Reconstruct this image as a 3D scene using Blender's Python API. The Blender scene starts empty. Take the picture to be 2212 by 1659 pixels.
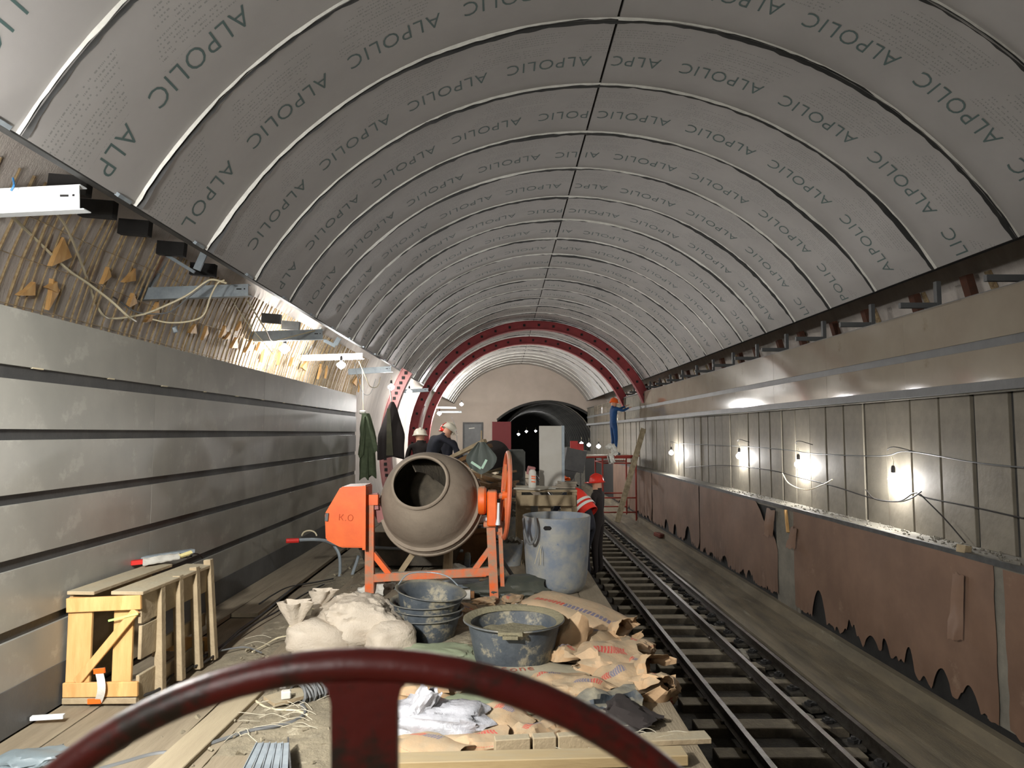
import bpy, bmesh, math, random
from mathutils import Vector, Matrix, Euler, noise
R_ = random.Random(7)
sc = bpy.context.scene
COL = sc.collection
# ------------------------------------------------------------------ camera, world, exposure
F_, CX, CY, HC = 1500.0, 1106.0, 829.5, 1.63
PITCH = math.atan(105.5 / F_); YAW = -math.atan(21 / F_)
cam = bpy.data.objects.new('camera', bpy.data.cameras.new('camera'))
cam.data.sensor_width = 36; cam.data.lens = F_ / 2212 * 36; cam.data.clip_start = 0.02; cam.data.clip_end = 200
cam.location = (0, 0, HC); cam.rotation_euler = (math.pi / 2 + PITCH, 0, YAW)
cam.data.dof.use_dof = True; cam.data.dof.focus_distance = 9.0; cam.data.dof.aperture_fstop = 5.6
COL.objects.link(cam); sc.camera = cam
w = bpy.data.worlds.new('world'); sc.world = w; w.use_nodes = True
w.node_tree.nodes['Background'].inputs[0].default_value = (0.8, 0.85, 1.0, 1)
w.node_tree.nodes['Background'].inputs[1].default_value = 0.0
sc.view_settings.view_transform = 'Standard'; sc.view_settings.look = 'None'
sc.view_settings.gamma = 1; sc.view_settings.use_curve_mapping = False
sc.view_settings.exposure = 0.0
LAMP_COL = (1.0, 0.97, 0.935)

# ------------------------------------------------------------------ camera maths (read points off the photograph onto real planes)
RM = Euler((PITCH, 0, YAW), 'XYZ').to_matrix()
CAM = Vector((0, 0, HC))
def ray(px, py): return RM @ Vector(((px - CX) / F_, 1, -(py - CY) / F_))
def aY(px, py, Y): d = ray(px, py); return CAM + d * (Y / d.y)
def aZ(px, py, Z=0.0): d = ray(px, py); return CAM + d * ((Z - HC) / d.z)
def aX(px, py, X): d = ray(px, py); return CAM + d * (X / d.x)
LIN = (1.005, 1.4, 4.9)          # outer tunnel lining circle: centre x, z, radius
VLT = (1.005, 1.22, 4.01)        # vault circle
def aCirc(px, py, c=LIN):
    d = ray(px, py); ox, oz = -c[0], HC - c[1]
    A = d.x**2 + d.z**2; B = 2 * (ox * d.x + oz * d.z); C = ox**2 + oz**2 - c[2]**2
    t = (-B + math.sqrt(B * B - 4 * A * C)) / (2 * A); return CAM + d * t

# ------------------------------------------------------------------ helpers
def nth(i):
    a = ['', 'first', 'second', 'third', 'fourth', 'fifth', 'sixth', 'seventh', 'eighth', 'ninth', 'tenth', 'eleventh', 'twelfth', 'thirteenth', 'fourteenth', 'fifteenth', 'sixteenth', 'seventeenth', 'eighteenth', 'nineteenth']
    t = {2: 'twent', 3: 'thirt', 4: 'fort'}
    return a[i] if i < 20 else (t[i // 10] + 'ieth') if i % 10 == 0 else t[i // 10] + 'y-' + a[i % 10]
def tag(o, label=None, cat=None, group=None, kind=None):
    if label: o['label'] = label
    if cat: o['category'] = cat
    if group: o['group'] = group
    if kind: o['kind'] = kind
    return o
def thing(name, label, cat, loc=(0, 0, 0), group=None):
    o = bpy.data.objects.new(name, None); COL.objects.link(o); o.location = loc; o.empty_display_size = .1
    return tag(o, label, cat, group)
def struct_root(name):
    o = bpy.data.objects.new(name, None); COL.objects.link(o); o['kind'] = 'structure'; return o
def obj_from(name, me, parent=None, loc=(0, 0, 0), rot=(0, 0, 0)):
    o = bpy.data.objects.new(name, me); COL.objects.link(o); o.location = loc; o.rotation_euler = rot
    if parent: o.parent = parent
    return o
def wpos(o):
    p = Vector((0, 0, 0))
    while o: p += Vector(o.location); o = o.parent
    return p
def basis(d, up=Vector((0, 0, 1))):
    d = d.normalized()
    if abs(d.dot(up)) > .99: up = Vector((0, 1, 0))
    s = d.cross(up).normalized(); u = s.cross(d).normalized()
    return d, s, u
class MB:
    def __init__(s): s.bm = bmesh.new(); s.uv = s.bm.loops.layers.uv.new('UVMap')
    def box(s, c, size, rot=(0, 0, 0), bev=0):
        m = Matrix.Translation(c) @ Euler(rot).to_matrix().to_4x4() @ Matrix.Diagonal((size[0], size[1], size[2], 1))
        g = bmesh.ops.create_cube(s.bm, size=1, matrix=m)
        if bev: bmesh.ops.bevel(s.bm, geom=list({e for v in g['verts'] for e in v.link_edges}), offset=bev, segments=1, affect='EDGES')
        return s
    def span(s, a, b, bev=0):
        a, b = Vector(a), Vector(b); return s.box((a + b) / 2, [abs(x) for x in (b - a)], bev=bev)
    def beam(s, p0, p1, wd, ht, up=(0, 0, 1), bev=0):
        p0, p1 = Vector(p0), Vector(p1); d, sd, u = basis(p1 - p0, Vector(up))
        rm = Matrix((sd, d, u)).transposed().to_4x4()
        m = Matrix.Translation((p0 + p1) / 2) @ rm @ Matrix.Diagonal((wd, (p1 - p0).length, ht, 1))
        g = bmesh.ops.create_cube(s.bm, size=1, matrix=m)
        if bev: bmesh.ops.bevel(s.bm, geom=list({e for v in g['verts'] for e in v.link_edges}), offset=bev, segments=1, affect='EDGES')
        return s
    def tube(s, pts, r, seg=8, cap=True, closed=False):
        pts = [Vector(p) for p in pts]; n = len(pts); rings = []; up = Vector((0, 0, 1)); prev = None
        for i, p in enumerate(pts):
            if closed: d = pts[(i + 1) % n] - pts[i - 1]
            else: d = pts[min(i + 1, n - 1)] - pts[max(i - 1, 0)]
            if d.length < 1e-9: d = Vector((0, 1, 0))
            d.normalize()
            if prev is None: _, sd, u = basis(d)
            else:
                sd = (prev - d * prev.dot(d))
                if sd.length < 1e-6: _, sd, _u = basis(d)
                sd.normalize(); u = sd.cross(d)
            prev = sd
            rr = r[i] if isinstance(r, (list, tuple)) else r
            rings.append([s.bm.verts.new(p + (sd * math.cos(2 * math.pi * k / seg) + u * math.sin(2 * math.pi * k / seg)) * rr) for k in range(seg)])
        for i in range(n if closed else n - 1):
            a, b = rings[i], rings[(i + 1) % n]
            for k in range(seg): s.bm.faces.new((a[k], a[(k + 1) % seg], b[(k + 1) % seg], b[k]))
        if cap and not closed:
            s.bm.faces.new(rings[0][::-1]); s.bm.faces.new(rings[-1])
        return s
    def lathe(s, prof, seg=32, mat=Matrix.Identity(4), wob=0, cap0=False, cap1=False):
        rings = []
        for (r, z) in prof:
            ring = []
            for k in range(seg):
                a = 2 * math.pi * k / seg; q = 1 + wob * noise.noise(Vector((math.cos(a) * 1.5, math.sin(a) * 1.5, z * 4)))
                ring.append(s.bm.verts.new(mat @ Vector((r * q * math.cos(a), r * q * math.sin(a), z))))
            rings.append(ring)
        for a, b in zip(rings, rings[1:]):
            for k in range(seg): s.bm.faces.new((a[k], a[(k + 1) % seg], b[(k + 1) % seg], b[k]))
        if cap0: s.bm.faces.new(rings[0][::-1])
        if cap1: s.bm.faces.new(rings[-1])
        return s
    def prism(s, poly, ext, both=True):
        poly = [Vector(p) for p in poly]; ext = Vector(ext)
        a = [s.bm.verts.new(p) for p in poly]; b = [s.bm.verts.new(p + ext) for p in poly]
        s.bm.faces.new(a[::-1]); s.bm.faces.new(b); n = len(a)
        for i in range(n): s.bm.faces.new((a[i], a[(i + 1) % n], b[(i + 1) % n], b[i]))
        return s
    def grid(s, fn, nu, nv, uvf=None, closeu=False):
        V = [[s.bm.verts.new(fn(i / nu, j / nv)) for j in range(nv + 1)] for i in range(nu + (0 if closeu else 1))]
        for i in range(nu):
            i2 = (i + 1) % len(V)
            for j in range(nv):
                f = s.bm.faces.new((V[i][j], V[i2][j], V[i2][j + 1], V[i][j + 1]))
                for l, (a, b) in zip(f.loops, ((i, j), (i + 1, j), (i + 1, j + 1), (i, j + 1))):
                    l[s.uv].uv = (uvf(a / nu, b / nv) if uvf else (a / nu, b / nv))
        return s
    def build(s, name, mat, parent=None, smooth=False, world=True, solid=0, rot=None):
        bmesh.ops.remove_doubles(s.bm, verts=s.bm.verts, dist=1e-5)
        bmesh.ops.recalc_face_normals(s.bm, faces=s.bm.faces)
        if solid:
            bmesh.ops.solidify(s.bm, geom=list(s.bm.faces), thickness=solid)
        vs = [v.co for v in s.bm.verts]
        lo = Vector([min(v[i] for v in vs) for i in range(3)]); hi = Vector([max(v[i] for v in vs) for i in range(3)])
        org = Vector(((lo.x + hi.x) / 2, (lo.y + hi.y) / 2, lo.z))
        if world:
            bmesh.ops.translate(s.bm, verts=s.bm.verts, vec=-org)
        me = bpy.data.meshes.new(name); s.bm.to_mesh(me); s.bm.free()
        for m in (mat if isinstance(mat, (list, tuple)) else [mat]): me.materials.append(m)
        if smooth:
            me.polygons.foreach_set('use_smooth', [True] * len(me.polygons))
            try: me.set_sharp_from_angle(angle=math.radians(smooth if smooth is not True else 40))
            except Exception: pass
        o = obj_from(name, me, parent)
        if world: o.location = org - (wpos(parent) if parent else Vector((0, 0, 0)))
        return o
def catmull(pts, n=6):
    pts = [Vector(p) for p in pts]; out = []
    P = [pts[0] * 2 - pts[1]] + pts + [pts[-1] * 2 - pts[-2]]
    for i in range(1, len(P) - 2):
        for k in range(n):
            t = k / n; a, b, c, d = P[i - 1], P[i], P[i + 1], P[i + 2]
            out.append(.5 * ((2 * b) + (c - a) * t + (2 * a - 5 * b + 4 * c - d) * t * t + (3 * b - 3 * c + d - a) * t**3))
    out.append(pts[-1]); return out
def nz(p, s=1.0, o=0.0): return noise.noise(Vector(p) * s + Vector((o, o * 1.3, o * .7)))

# ------------------------------------------------------------------ materials
def lin(c):
    return tuple(((x / 255) / 12.92 if x / 255 <= .04045 else ((x / 255 + .055) / 1.055)**2.4) for x in c) + (1,)
MATS = {}
def mat(name, c1, c2=None, scale=6, rough=.8, metal=0, bump=.15, bscale=30, dust=None, dustamt=.7, c3=None, s3=2, t3=.6, stretch=(1, 1, 1), spec=.5, coat=0):
    if name in MATS: return MATS[name]
    m = bpy.data.materials.new(name); m.use_nodes = True; nt = m.node_tree; N = nt.nodes; L = nt.links
    b = N['Principled BSDF']; b.inputs['Roughness'].default_value = rough; b.inputs['Metallic'].default_value = metal
    b.inputs['Specular IOR Level'].default_value = spec
    if coat: b.inputs['Coat Weight'].default_value = coat; b.inputs['Coat Roughness'].default_value = .15
    tc = N.new('ShaderNodeTexCoord'); mp = N.new('ShaderNodeMapping'); L.new(tc.outputs['Object'], mp.inputs[0]); mp.inputs['Scale'].default_value = stretch
    def ramp(src, lo, hi, a, bcol):
        r = N.new('ShaderNodeMapRange'); r.inputs['From Min'].default_value = lo; r.inputs['From Max'].default_value = hi; r.clamp = True
        L.new(src, r.inputs[0]); x = N.new('ShaderNodeMix'); x.data_type = 'RGBA'; L.new(r.outputs[0], x.inputs[0])
        for k, q in ((6, a), (7, bcol)):
            if hasattr(q, 'type'): L.new(q, x.inputs[k])
            else: x.inputs[k].default_value = q
        return x.outputs[2]
    def noi(sc_, det=5, r=.6):
        n = N.new('ShaderNodeTexNoise'); n.inputs['Scale'].default_value = sc_; n.inputs['Detail'].default_value = det; n.inputs['Roughness'].default_value = r
        L.new(mp.outputs[0], n.inputs[0]); return n.outputs[0]
    col = lin(c1)
    if c2: col = ramp(noi(scale), .35, .65, lin(c1), lin(c2))
    if c3: col = ramp(noi(s3, 8, .7), t3, t3 + .08, col, lin(c3))
    if dust:
        g = N.new('ShaderNodeNewGeometry'); sp = N.new('ShaderNodeSeparateXYZ'); L.new(g.outputs['Normal'], sp.inputs[0])
        mm = N.new('ShaderNodeMath'); mm.operation = 'MULTIPLY'; L.new(sp.outputs[2], mm.inputs[0])
        L.new(noi(9, 6), mm.inputs[1]); col = ramp(mm.outputs[0], .15, .15 + (1 - dustamt) + .15, col, lin(dust))
    if hasattr(col, 'type'): L.new(col, b.inputs['Base Color'])
    else: b.inputs['Base Color'].default_value = col
    if bump:
        bp = N.new('ShaderNodeBump'); bp.inputs['Strength'].default_value = bump; bp.inputs['Distance'].default_value = .02
        L.new(noi(bscale, 6, .65), bp.inputs['Height']); L.new(bp.outputs[0], b.inputs['Normal'])
    MATS[name] = m; return m
def emis(name, col, st):
    m = bpy.data.materials.new(name); m.use_nodes = True; N = m.node_tree.nodes
    b = N['Principled BSDF']; b.inputs['Emission Color'].default_value = (*col, 1); b.inputs['Emission Strength'].default_value = st
    b.inputs['Base Color'].default_value = (.8, .8, .8, 1); return m
DUST = (150, 142, 120)
M_stone = mat('polished_stone', (130, 130, 123), (146, 145, 137), scale=1.6, rough=.30, bump=.03, bscale=3, c3=(152, 151, 143), s3=5, t3=.56)
M_stoneR = mat('polished_beige_stone', (136, 126, 112), (146, 138, 124), scale=1.2, rough=.07, bump=.01, bscale=2, c3=(132, 120, 104), s3=1.5, t3=.62)
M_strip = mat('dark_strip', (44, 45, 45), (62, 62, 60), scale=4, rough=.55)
M_gstrip = mat('grey_strip', (92, 94, 94), (80, 82, 82), scale=3, rough=.5)
M_conc = mat('concrete', (128, 124, 112), (104, 101, 92), scale=3, rough=.9, bump=.4, c3=(82, 72, 60), s3=1.4, t3=.58)
M_lin = mat('lining_concrete', (188, 180, 172), (204, 197, 188), scale=2.5, rough=.9, bump=.5, c3=(176, 136, 108), s3=1.6, t3=.62, stretch=(1, 2, .6))
M_black = mat('tar_black', (22, 22, 21), (34, 33, 31), rough=.8)
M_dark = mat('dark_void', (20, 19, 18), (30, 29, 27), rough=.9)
M_slab = mat('concrete_panel', (122, 116, 102), (102, 96, 84), scale=3.2, rough=.68, bump=.15, bscale=12, c3=(104, 94, 78), s3=3.5, t3=.62)
M_sheet = mat('brown_sheet', (124, 98, 80), (108, 84, 68), scale=1.6, rough=.62, bump=.1, bscale=6, c3=(132, 110, 92), s3=2.2, t3=.62)
M_film = mat('film_white', (226, 226, 218), (206, 206, 198), scale=14, rough=.35, bump=.2)
M_steel = mat('dull_steel', (96, 98, 98), (74, 75, 74), rough=.45, metal=.5)
M_galv = mat('galvanised', (150, 160, 165), (128, 138, 144), scale=8, rough=.42, metal=.25)
M_white = mat('white_profile', (214, 220, 222), rough=.4, bump=0)
M_rust = mat('rusty_rebar', (182, 162, 124), (140, 116, 82), scale=25, rough=.7, metal=.2, bump=.5, bscale=120)
M_wood = mat('fresh_wood', (206, 166, 108), (188, 144, 86), scale=5, rough=.7, stretch=(3, 3, .5), bump=.15, c3=(214, 170, 108), s3=4, t3=.6)
M_woodd = mat('dusty_wood', (164, 148, 118), (138, 122, 96), scale=5, rough=.85, bump=.35, dust=DUST)
M_plank = mat('floor_plank', (122, 110, 90), (140, 129, 107), scale=2.5, rough=.95, bump=.5, bscale=18, stretch=(5, .6, 1), c3=(92, 82, 68), s3=1.3, t3=.6)
M_dirt = mat('grey_dirt', (140, 131, 109), (114, 106, 88), scale=5, rough=1, bump=.9, bscale=22, c3=(160, 152, 130), s3=7, t3=.58)
M_orange = mat('orange_paint', (232, 104, 30), (222, 92, 24), rough=.5, bump=.05, c3=(176, 130, 92), s3=3.2, t3=.66, dust=DUST)
M_orangeD = mat('worn_orange_paint', (222, 98, 34), (146, 132, 108), scale=9, rough=.6, bump=.2, dust=DUST)
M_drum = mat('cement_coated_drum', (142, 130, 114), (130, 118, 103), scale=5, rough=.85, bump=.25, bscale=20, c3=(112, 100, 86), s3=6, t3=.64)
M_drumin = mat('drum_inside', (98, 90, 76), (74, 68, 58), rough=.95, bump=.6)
M_red = mat('dark_red_paint', (92, 22, 15), (78, 18, 13), scale=8, rough=.38, bump=.1, c3=(38, 28, 20), s3=9, t3=.50)
M_ribred = mat('red_lead_paint', (134, 46, 48), (116, 40, 42), scale=3, rough=.7)
M_ribpink = mat('pink_primer', (160, 110, 106), (138, 92, 90), scale=3, rough=.7)
M_blk = mat('black_rubber', (52, 60, 68), (76, 82, 86), scale=6, rough=.65, bump=.3, dust=(138, 132, 112), c3=(140, 134, 114), s3=5, t3=.55)
M_mort = mat('mortar_crust', (132, 126, 100), (112, 107, 86), rough=1, bump=.8)
M_barrel = mat('grey_blue_plastic', (112, 122, 134), (146, 146, 138), scale=7, rough=.6, bump=.2, c3=(96, 110, 132), s3=9, t3=.6, dust=DUST)
M_sackw = mat('white_woven_sack', (186, 176, 160), (172, 160, 142), scale=4, rough=.75, bump=.5, bscale=60)
M_green = mat('green_grey_film', (140, 150, 124), (124, 132, 108), scale=3, rough=.5, bump=.3, bscale=8)
M_plas = mat('clear_white_plastic', (176, 177, 182), (150, 152, 156), scale=8, rough=.18, bump=.6, bscale=14)
M_cable = mat('grey_cable', (96, 98, 98), rough=.6, bump=0)
M_cabled = mat('black_cable', (38, 36, 34), rough=.6, bump=0)
M_cablew = mat('cream_cable', (196, 186, 156), rough=.5, bump=0)
M_rail = mat('rail_steel', (84, 80, 72), (60, 54, 46), scale=9, rough=.38, metal=.7, bump=.2)
M_railtop = M_rail
M_sleep = mat('sleeper_wood', (92, 84, 68), (62, 56, 46), scale=5, rough=.9, bump=.5, dust=(112, 104, 86))
M_bed = mat('dirty_ballast', (44, 41, 35), (60, 56, 47), scale=8, rough=1, bump=1)
M_skin = mat('skin', (190, 140, 112), rough=.6, bump=0)
M_navy = mat('navy_cloth', (34, 36, 46), (26, 28, 36), rough=.9)
M_blue = mat('blue_overall', (30, 74, 126), (24, 60, 104), rough=.9)
M_darkc = mat('dark_cloth', (36, 30, 28), rough=.9)
M_greenc = mat('green_cloth', (92, 104, 78), (76, 88, 64), scale=8, rough=.9, bump=.3)
M_hvest = mat('orange_vest', (228, 52, 34), rough=.7)
M_ref = mat('reflective_tape', (225, 228, 220), rough=.35)
M_hel_o = mat('orange_helmet', (232, 96, 24), rough=.35, bump=0)
M_hel_r = mat('red_helmet', (206, 44, 30), rough=.35, bump=0)
M_hel_w = mat('white_helmet', (214, 208, 190), rough=.35, bump=0)
M_endwall = mat('plaster_beige', (186, 174, 162), (176, 164, 152), scale=1, rough=.95)
M_paper = mat('white_paper', (206, 204, 194), (186, 184, 174), rough=.8, bump=.3)
M_cardb = mat('brown_cardboard', (138, 100, 64), (120, 86, 54), rough=.85)
M_redp = mat('red_plastic', (190, 40, 34), rough=.5, bump=0)
M_ink = mat('print_ink', (66, 88, 86), rough=.5, bump=0)
M_bulb = emis('bulb_glow', (1.0, .97, 1.0), 40)
M_lampg = emis('far_lamp_glow', (.9, .9, 1.0), 12)

def panel_mat():
    m = mat('ceiling_film', (156, 154, 151), (148, 146, 143), scale=1.5, rough=.42, bump=.03, bscale=5)
    N = m.node_tree.nodes; L = m.node_tree.links; b = N['Principled BSDF']
    prev = b.inputs['Base Color'].links[0].from_socket
    uv = N.new('ShaderNodeUVMap'); sp = N.new('ShaderNodeSeparateXYZ'); L.new(uv.outputs[0], sp.inputs[0])
    def M(op, a, b_=None, c=None):
        n = N.new('ShaderNodeMath'); n.operation = op
        for i, q in enumerate((a, b_, c)):
            if q is None: continue
            if hasattr(q, 'type'): L.new(q, n.inputs[i])
            else: n.inputs[i].default_value = q
        return n.outputs[0]
    u, v = sp.outputs[0], sp.outputs[1]        # metres along arc, metres along tunnel
    fr = M('FRACT', M('MULTIPLY', v, 26.0))
    line = M('LESS_THAN', fr, .34)
    band = M('MULTIPLY', M('GREATER_THAN', v, .12), M('LESS_THAN', v, .58))
    ub = M('FRACT', M('MULTIPLY', M('ADD', u, M('MULTIPLY', v, .5)), .95)); blk = M('LESS_THAN', ub, .72)
    cmb = N.new('ShaderNodeCombineXYZ'); L.new(M('MULTIPLY', u, 90), cmb.inputs[0]); L.new(M('FLOOR', M('MULTIPLY', v, 26)), cmb.inputs[1])
    nn = N.new('ShaderNodeTexNoise'); nn.inputs['Scale'].default_value = 1; nn.inputs['Detail'].default_value = 0; L.new(cmb.outputs[0], nn.inputs[0])
    let = M('GREATER_THAN', nn.outputs[0], .5)
    cm2 = N.new('ShaderNodeCombineXYZ'); L.new(M('FLOOR', M('MULTIPLY', u, .95)), cm2.inputs[0]); L.new(M('FLOOR', M('MULTIPLY', v, 26)), cm2.inputs[1])
    wn = N.new('ShaderNodeTexWhiteNoise'); L.new(cm2.outputs[0], wn.inputs[0])
    f = M('MULTIPLY', M('MULTIPLY', M('MULTIPLY', line, band), M('MULTIPLY', blk, let)), M('MULTIPLY', M('GREATER_THAN', wn.outputs[0], .35), .5))
    x = N.new('ShaderNodeMix'); x.data_type = 'RGBA'; L.new(f, x.inputs[0]); L.new(prev, x.inputs[6]); x.inputs[7].default_value = lin((84, 92, 88))
    L.new(x.outputs[2], b.inputs['Base Color']); return m
M_panel = panel_mat()
def sack_mat(name, base, base2, red, blue, v0, v1, u0, u1, u2):
    m = mat(name, base, base2, scale=4, rough=.85, bump=.35, bscale=14, dust=DUST, dustamt=.45)
    N = m.node_tree.nodes; L = m.node_tree.links; b = N['Principled BSDF']; prev = b.inputs['Base Color'].links[0].from_socket
    uv = N.new('ShaderNodeUVMap'); sp = N.new('ShaderNodeSeparateXYZ'); L.new(uv.outputs[0], sp.inputs[0])
    def M(op, a, b_=None):
        n = N.new('ShaderNodeMath'); n.operation = op
        for i, q in enumerate((a, b_)):
            if q is None: continue
            if hasattr(q, 'type'): L.new(q, n.inputs[i])
            else: n.inputs[i].default_value = q
        return n.outputs[0]
    u, v = sp.outputs[0], sp.outputs[1]
    nn = N.new('ShaderNodeTexNoise'); nn.inputs['Scale'].default_value = 26; L.new(uv.outputs[0], nn.inputs[0])
    bars = M('GREATER_THAN', M('FRACT', M('ADD', M('MULTIPLY', u, 26), M('MULTIPLY', nn.outputs[0], .7))), .3)
    vb = M('MULTIPLY', M('GREATER_THAN', v, v0), M('LESS_THAN', v, v1))
    prev2 = prev
    for lo, hi, c in ((u0, u1, red), (u1, u2, blue)):
        f = M('MULTIPLY', M('MULTIPLY', vb, bars), M('MULTIPLY', M('GREATER_THAN', u, lo), M('LESS_THAN', u, hi)))
        f = M('MULTIPLY', f, .85)
        x = N.new('ShaderNodeMix'); x.data_type = 'RGBA'; L.new(f, x.inputs[0]); L.new(prev2, x.inputs[6]); x.inputs[7].default_value = lin(c); prev2 = x.outputs[2]
    L.new(prev2, b.inputs['Base Color']); return m
M_sackc = sack_mat('cement_sack_paper', (186, 156, 122), (170, 140, 108), (186, 58, 48), (92, 92, 120), .30, .42, .1, .42, .9)
M_kraft = sack_mat('torn_sack_paper', (176, 146, 110), (158, 130, 98), (180, 66, 58), (100, 100, 122), .40, .52, .2, .36, .62)
M_kraftr = sack_mat('torn_sack_red_print', (182, 152, 118), (160, 132, 100), (186, 62, 56), (186, 70, 64), .50, .62, .3, .5, .8)

# ================================================================== THE SETTING
W = 1.137; Y0 = 5.797; K0, K1 = -7, 27
YEND = Y0 + K1 * W
XL, XR = -2.66, 4.43
aL = math.atan2(3.168 - VLT[1], -2.499 - VLT[0]); aR = math.atan2(3.307 - VLT[1], 4.430 - VLT[0])
aT = math.pi / 2
def vp(a, y, r=0): return Vector((VLT[0] + (VLT[2] + r) * math.cos(a), y, VLT[1] + (VLT[2] + r) * math.sin(a)))
ceiling = struct_root('ceiling')
G = .020
def make_panel(a0, a1):
    mb = MB(); n = 26
    def uvf(u, v): return (u * abs(a1 - a0) * VLT[2], v * W)
    mb.grid(lambda u, v: vp(a0 + (a1 - a0) * u, G + (W - 2 * G) * v), n, 1, uvf)
    mb.grid(lambda u, v: vp(a0 + (a1 - a0) * u, G, .03 * v), n, 1)
    mb.grid(lambda u, v: vp(a0 + (a1 - a0) * u, W - G, .03 * v), n, 1)
    mb.grid(lambda u, v: vp(a0, G + (W - 2 * G) * u, .03 * v), 1, 1)
    mb.grid(lambda u, v: vp(a1, G + (W - 2 * G) * u, .03 * v), 1, 1)
    o = mb.build('ceiling_panel', M_panel, None, smooth=30, world=False); me = o.data; bpy.data.objects.remove(o); return me
gapA = .012 / VLT[2]
PM = [make_panel(aL, aT + gapA), make_panel(aT - gapA, aR)]
def word_mesh(txt, size, bold=0):
    cu = bpy.data.curves.new('t', 'FONT'); cu.body = txt; cu.size = size; cu.offset = bold; cu.resolution_u = 3; cu.space_character = 1.12
    o = bpy.data.objects.new('t', cu); COL.objects.link(o); bpy.context.view_layer.update()
    dg = bpy.context.evaluated_depsgraph_get(); me = bpy.data.meshes.new_from_object(o.evaluated_get(dg))
    bpy.data.objects.remove(o); return me
wm = word_mesh('ALPOLIC', .24, -.002)
wx = [v.co.x for v in wm.vertices]; wlen = max(wx) - min(wx); wh = max(v.co.y for v in wm.vertices)
def lettering_mesh(side, off):
    bm = bmesh.new(); sx = .82 / wlen; sy = .175 / wh
    lo, hi = (aT, aL) if side == 0 else (aR, aT)      # text runs toward increasing angle
    Ltot = (hi - lo) * VLT[2]; s = -1.02 + off
    while s < Ltot:
        vm = {}
        for v in wm.vertices:
            u = s + (v.co.x - min(wx)) * sx
            vm[v.index] = (u, v.co.y * sy)
        for p in wm.polygons:
            us = [vm[i][0] for i in p.vertices]
            if min(us) < .03 or max(us) > Ltot - .03: continue
            try: bm.faces.new([bm.verts.new(vp(lo + vm[i][0] / VLT[2], .60 + vm[i][1], -.0025)) for i in p.vertices])
            except Exception: pass
        s += 1.02
    me = bpy.data.meshes.new('lettering'); bm.to_mesh(me); bm.free(); me.materials.append(M_ink); return me
LM = {(sd, k): lettering_mesh(sd, [.15, .52, .8][k]) for sd in (0, 1) for k in range(3)}
def film_edge(a0, a1, k, near):
    rr = random.Random(k * 13 + (1 if a0 == aL else 2)); sd = rr.random() * 99
    mb = MB(); n = 64
    amp = .021
    def fn(u, v):
        a = a0 + (a1 - a0) * u
        d = amp * (1.15 + .9 * noise.noise(Vector((u * 5, sd, 0))) + .55 * noise.noise(Vector((u * 34, sd, 3))))
        d = max(.004, d)
        yy = W * k + Y0 - G - .001 + (.010 * v * noise.noise(Vector((u * 7, sd, 9)))) + .004 * v
        return vp(a, yy, -d * v + .003)
    mb.grid(fn, n, 1)
    return mb.build('film_edge', M_film, ceiling, smooth=60)
def seam_shade(a0, a1, k):  # dark strip standing in for the shadow and gap behind each film lip
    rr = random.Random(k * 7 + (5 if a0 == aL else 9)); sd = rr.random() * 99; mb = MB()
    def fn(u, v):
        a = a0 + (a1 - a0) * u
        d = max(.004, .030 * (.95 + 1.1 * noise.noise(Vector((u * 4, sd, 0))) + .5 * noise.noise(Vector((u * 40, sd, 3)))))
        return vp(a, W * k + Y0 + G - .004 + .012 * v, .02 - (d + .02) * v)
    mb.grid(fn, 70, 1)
    return mb.build('seam_shade_strip', M_strip, ceiling, smooth=60)
for k in range(K0, K1):
    for sd in (0, 1):
        p = obj_from('ceiling_panel', PM[sd], ceiling, (0, Y0 + k * W, 0))
        if -4 <= k < 17:
            obj_from('lettering', LM[(sd, (k * 2 + sd) % 3)], p)
    if k >= -3:
        for (a0, a1) in ((aL, aT), (aT, aR)):
            film_edge(a0, a1, k, True)
            if k < 22: seam_shade(a0, a1, k)
    mb = MB(); mb.grid(lambda u, v: vp(aL + (aR - aL) * u, Y0 + k * W - .035 + .07 * v, .032), 40, 1)
    mb.build('seam_channel', M_steel if k % 3 else M_dark, ceiling, smooth=True)
mb = MB(); mb.grid(lambda u, v: vp(aT - .02 + .04 * v, Y0 + K0 * W + (K1 - K0) * W * u, .034), 20, 1)
mb.build('ridge_channel', M_dark, ceiling)
for a, nm in ((aL, 'edge_rail'), (aR, 'edge_rail')):
    mb = MB(); s_ = 1 if a == aL else -1
    p0, p1 = vp(a, Y0 + K0 * W, .05), vp(a, YEND, .05)
    mb.beam(p0, p1, .05, .05); mb.build(nm, M_strip, ceiling)
# small fixing clips along the left spring
for k in range(-3, 12):
    p = vp(aL, Y0 + k * W, .0)
    mb = MB(); mb.box(p + Vector((.01, -.16, .0)), (.03, .15, .025), rot=(0, .6, 0)); mb.build('edge_clip', M_galv, ceiling)
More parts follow.
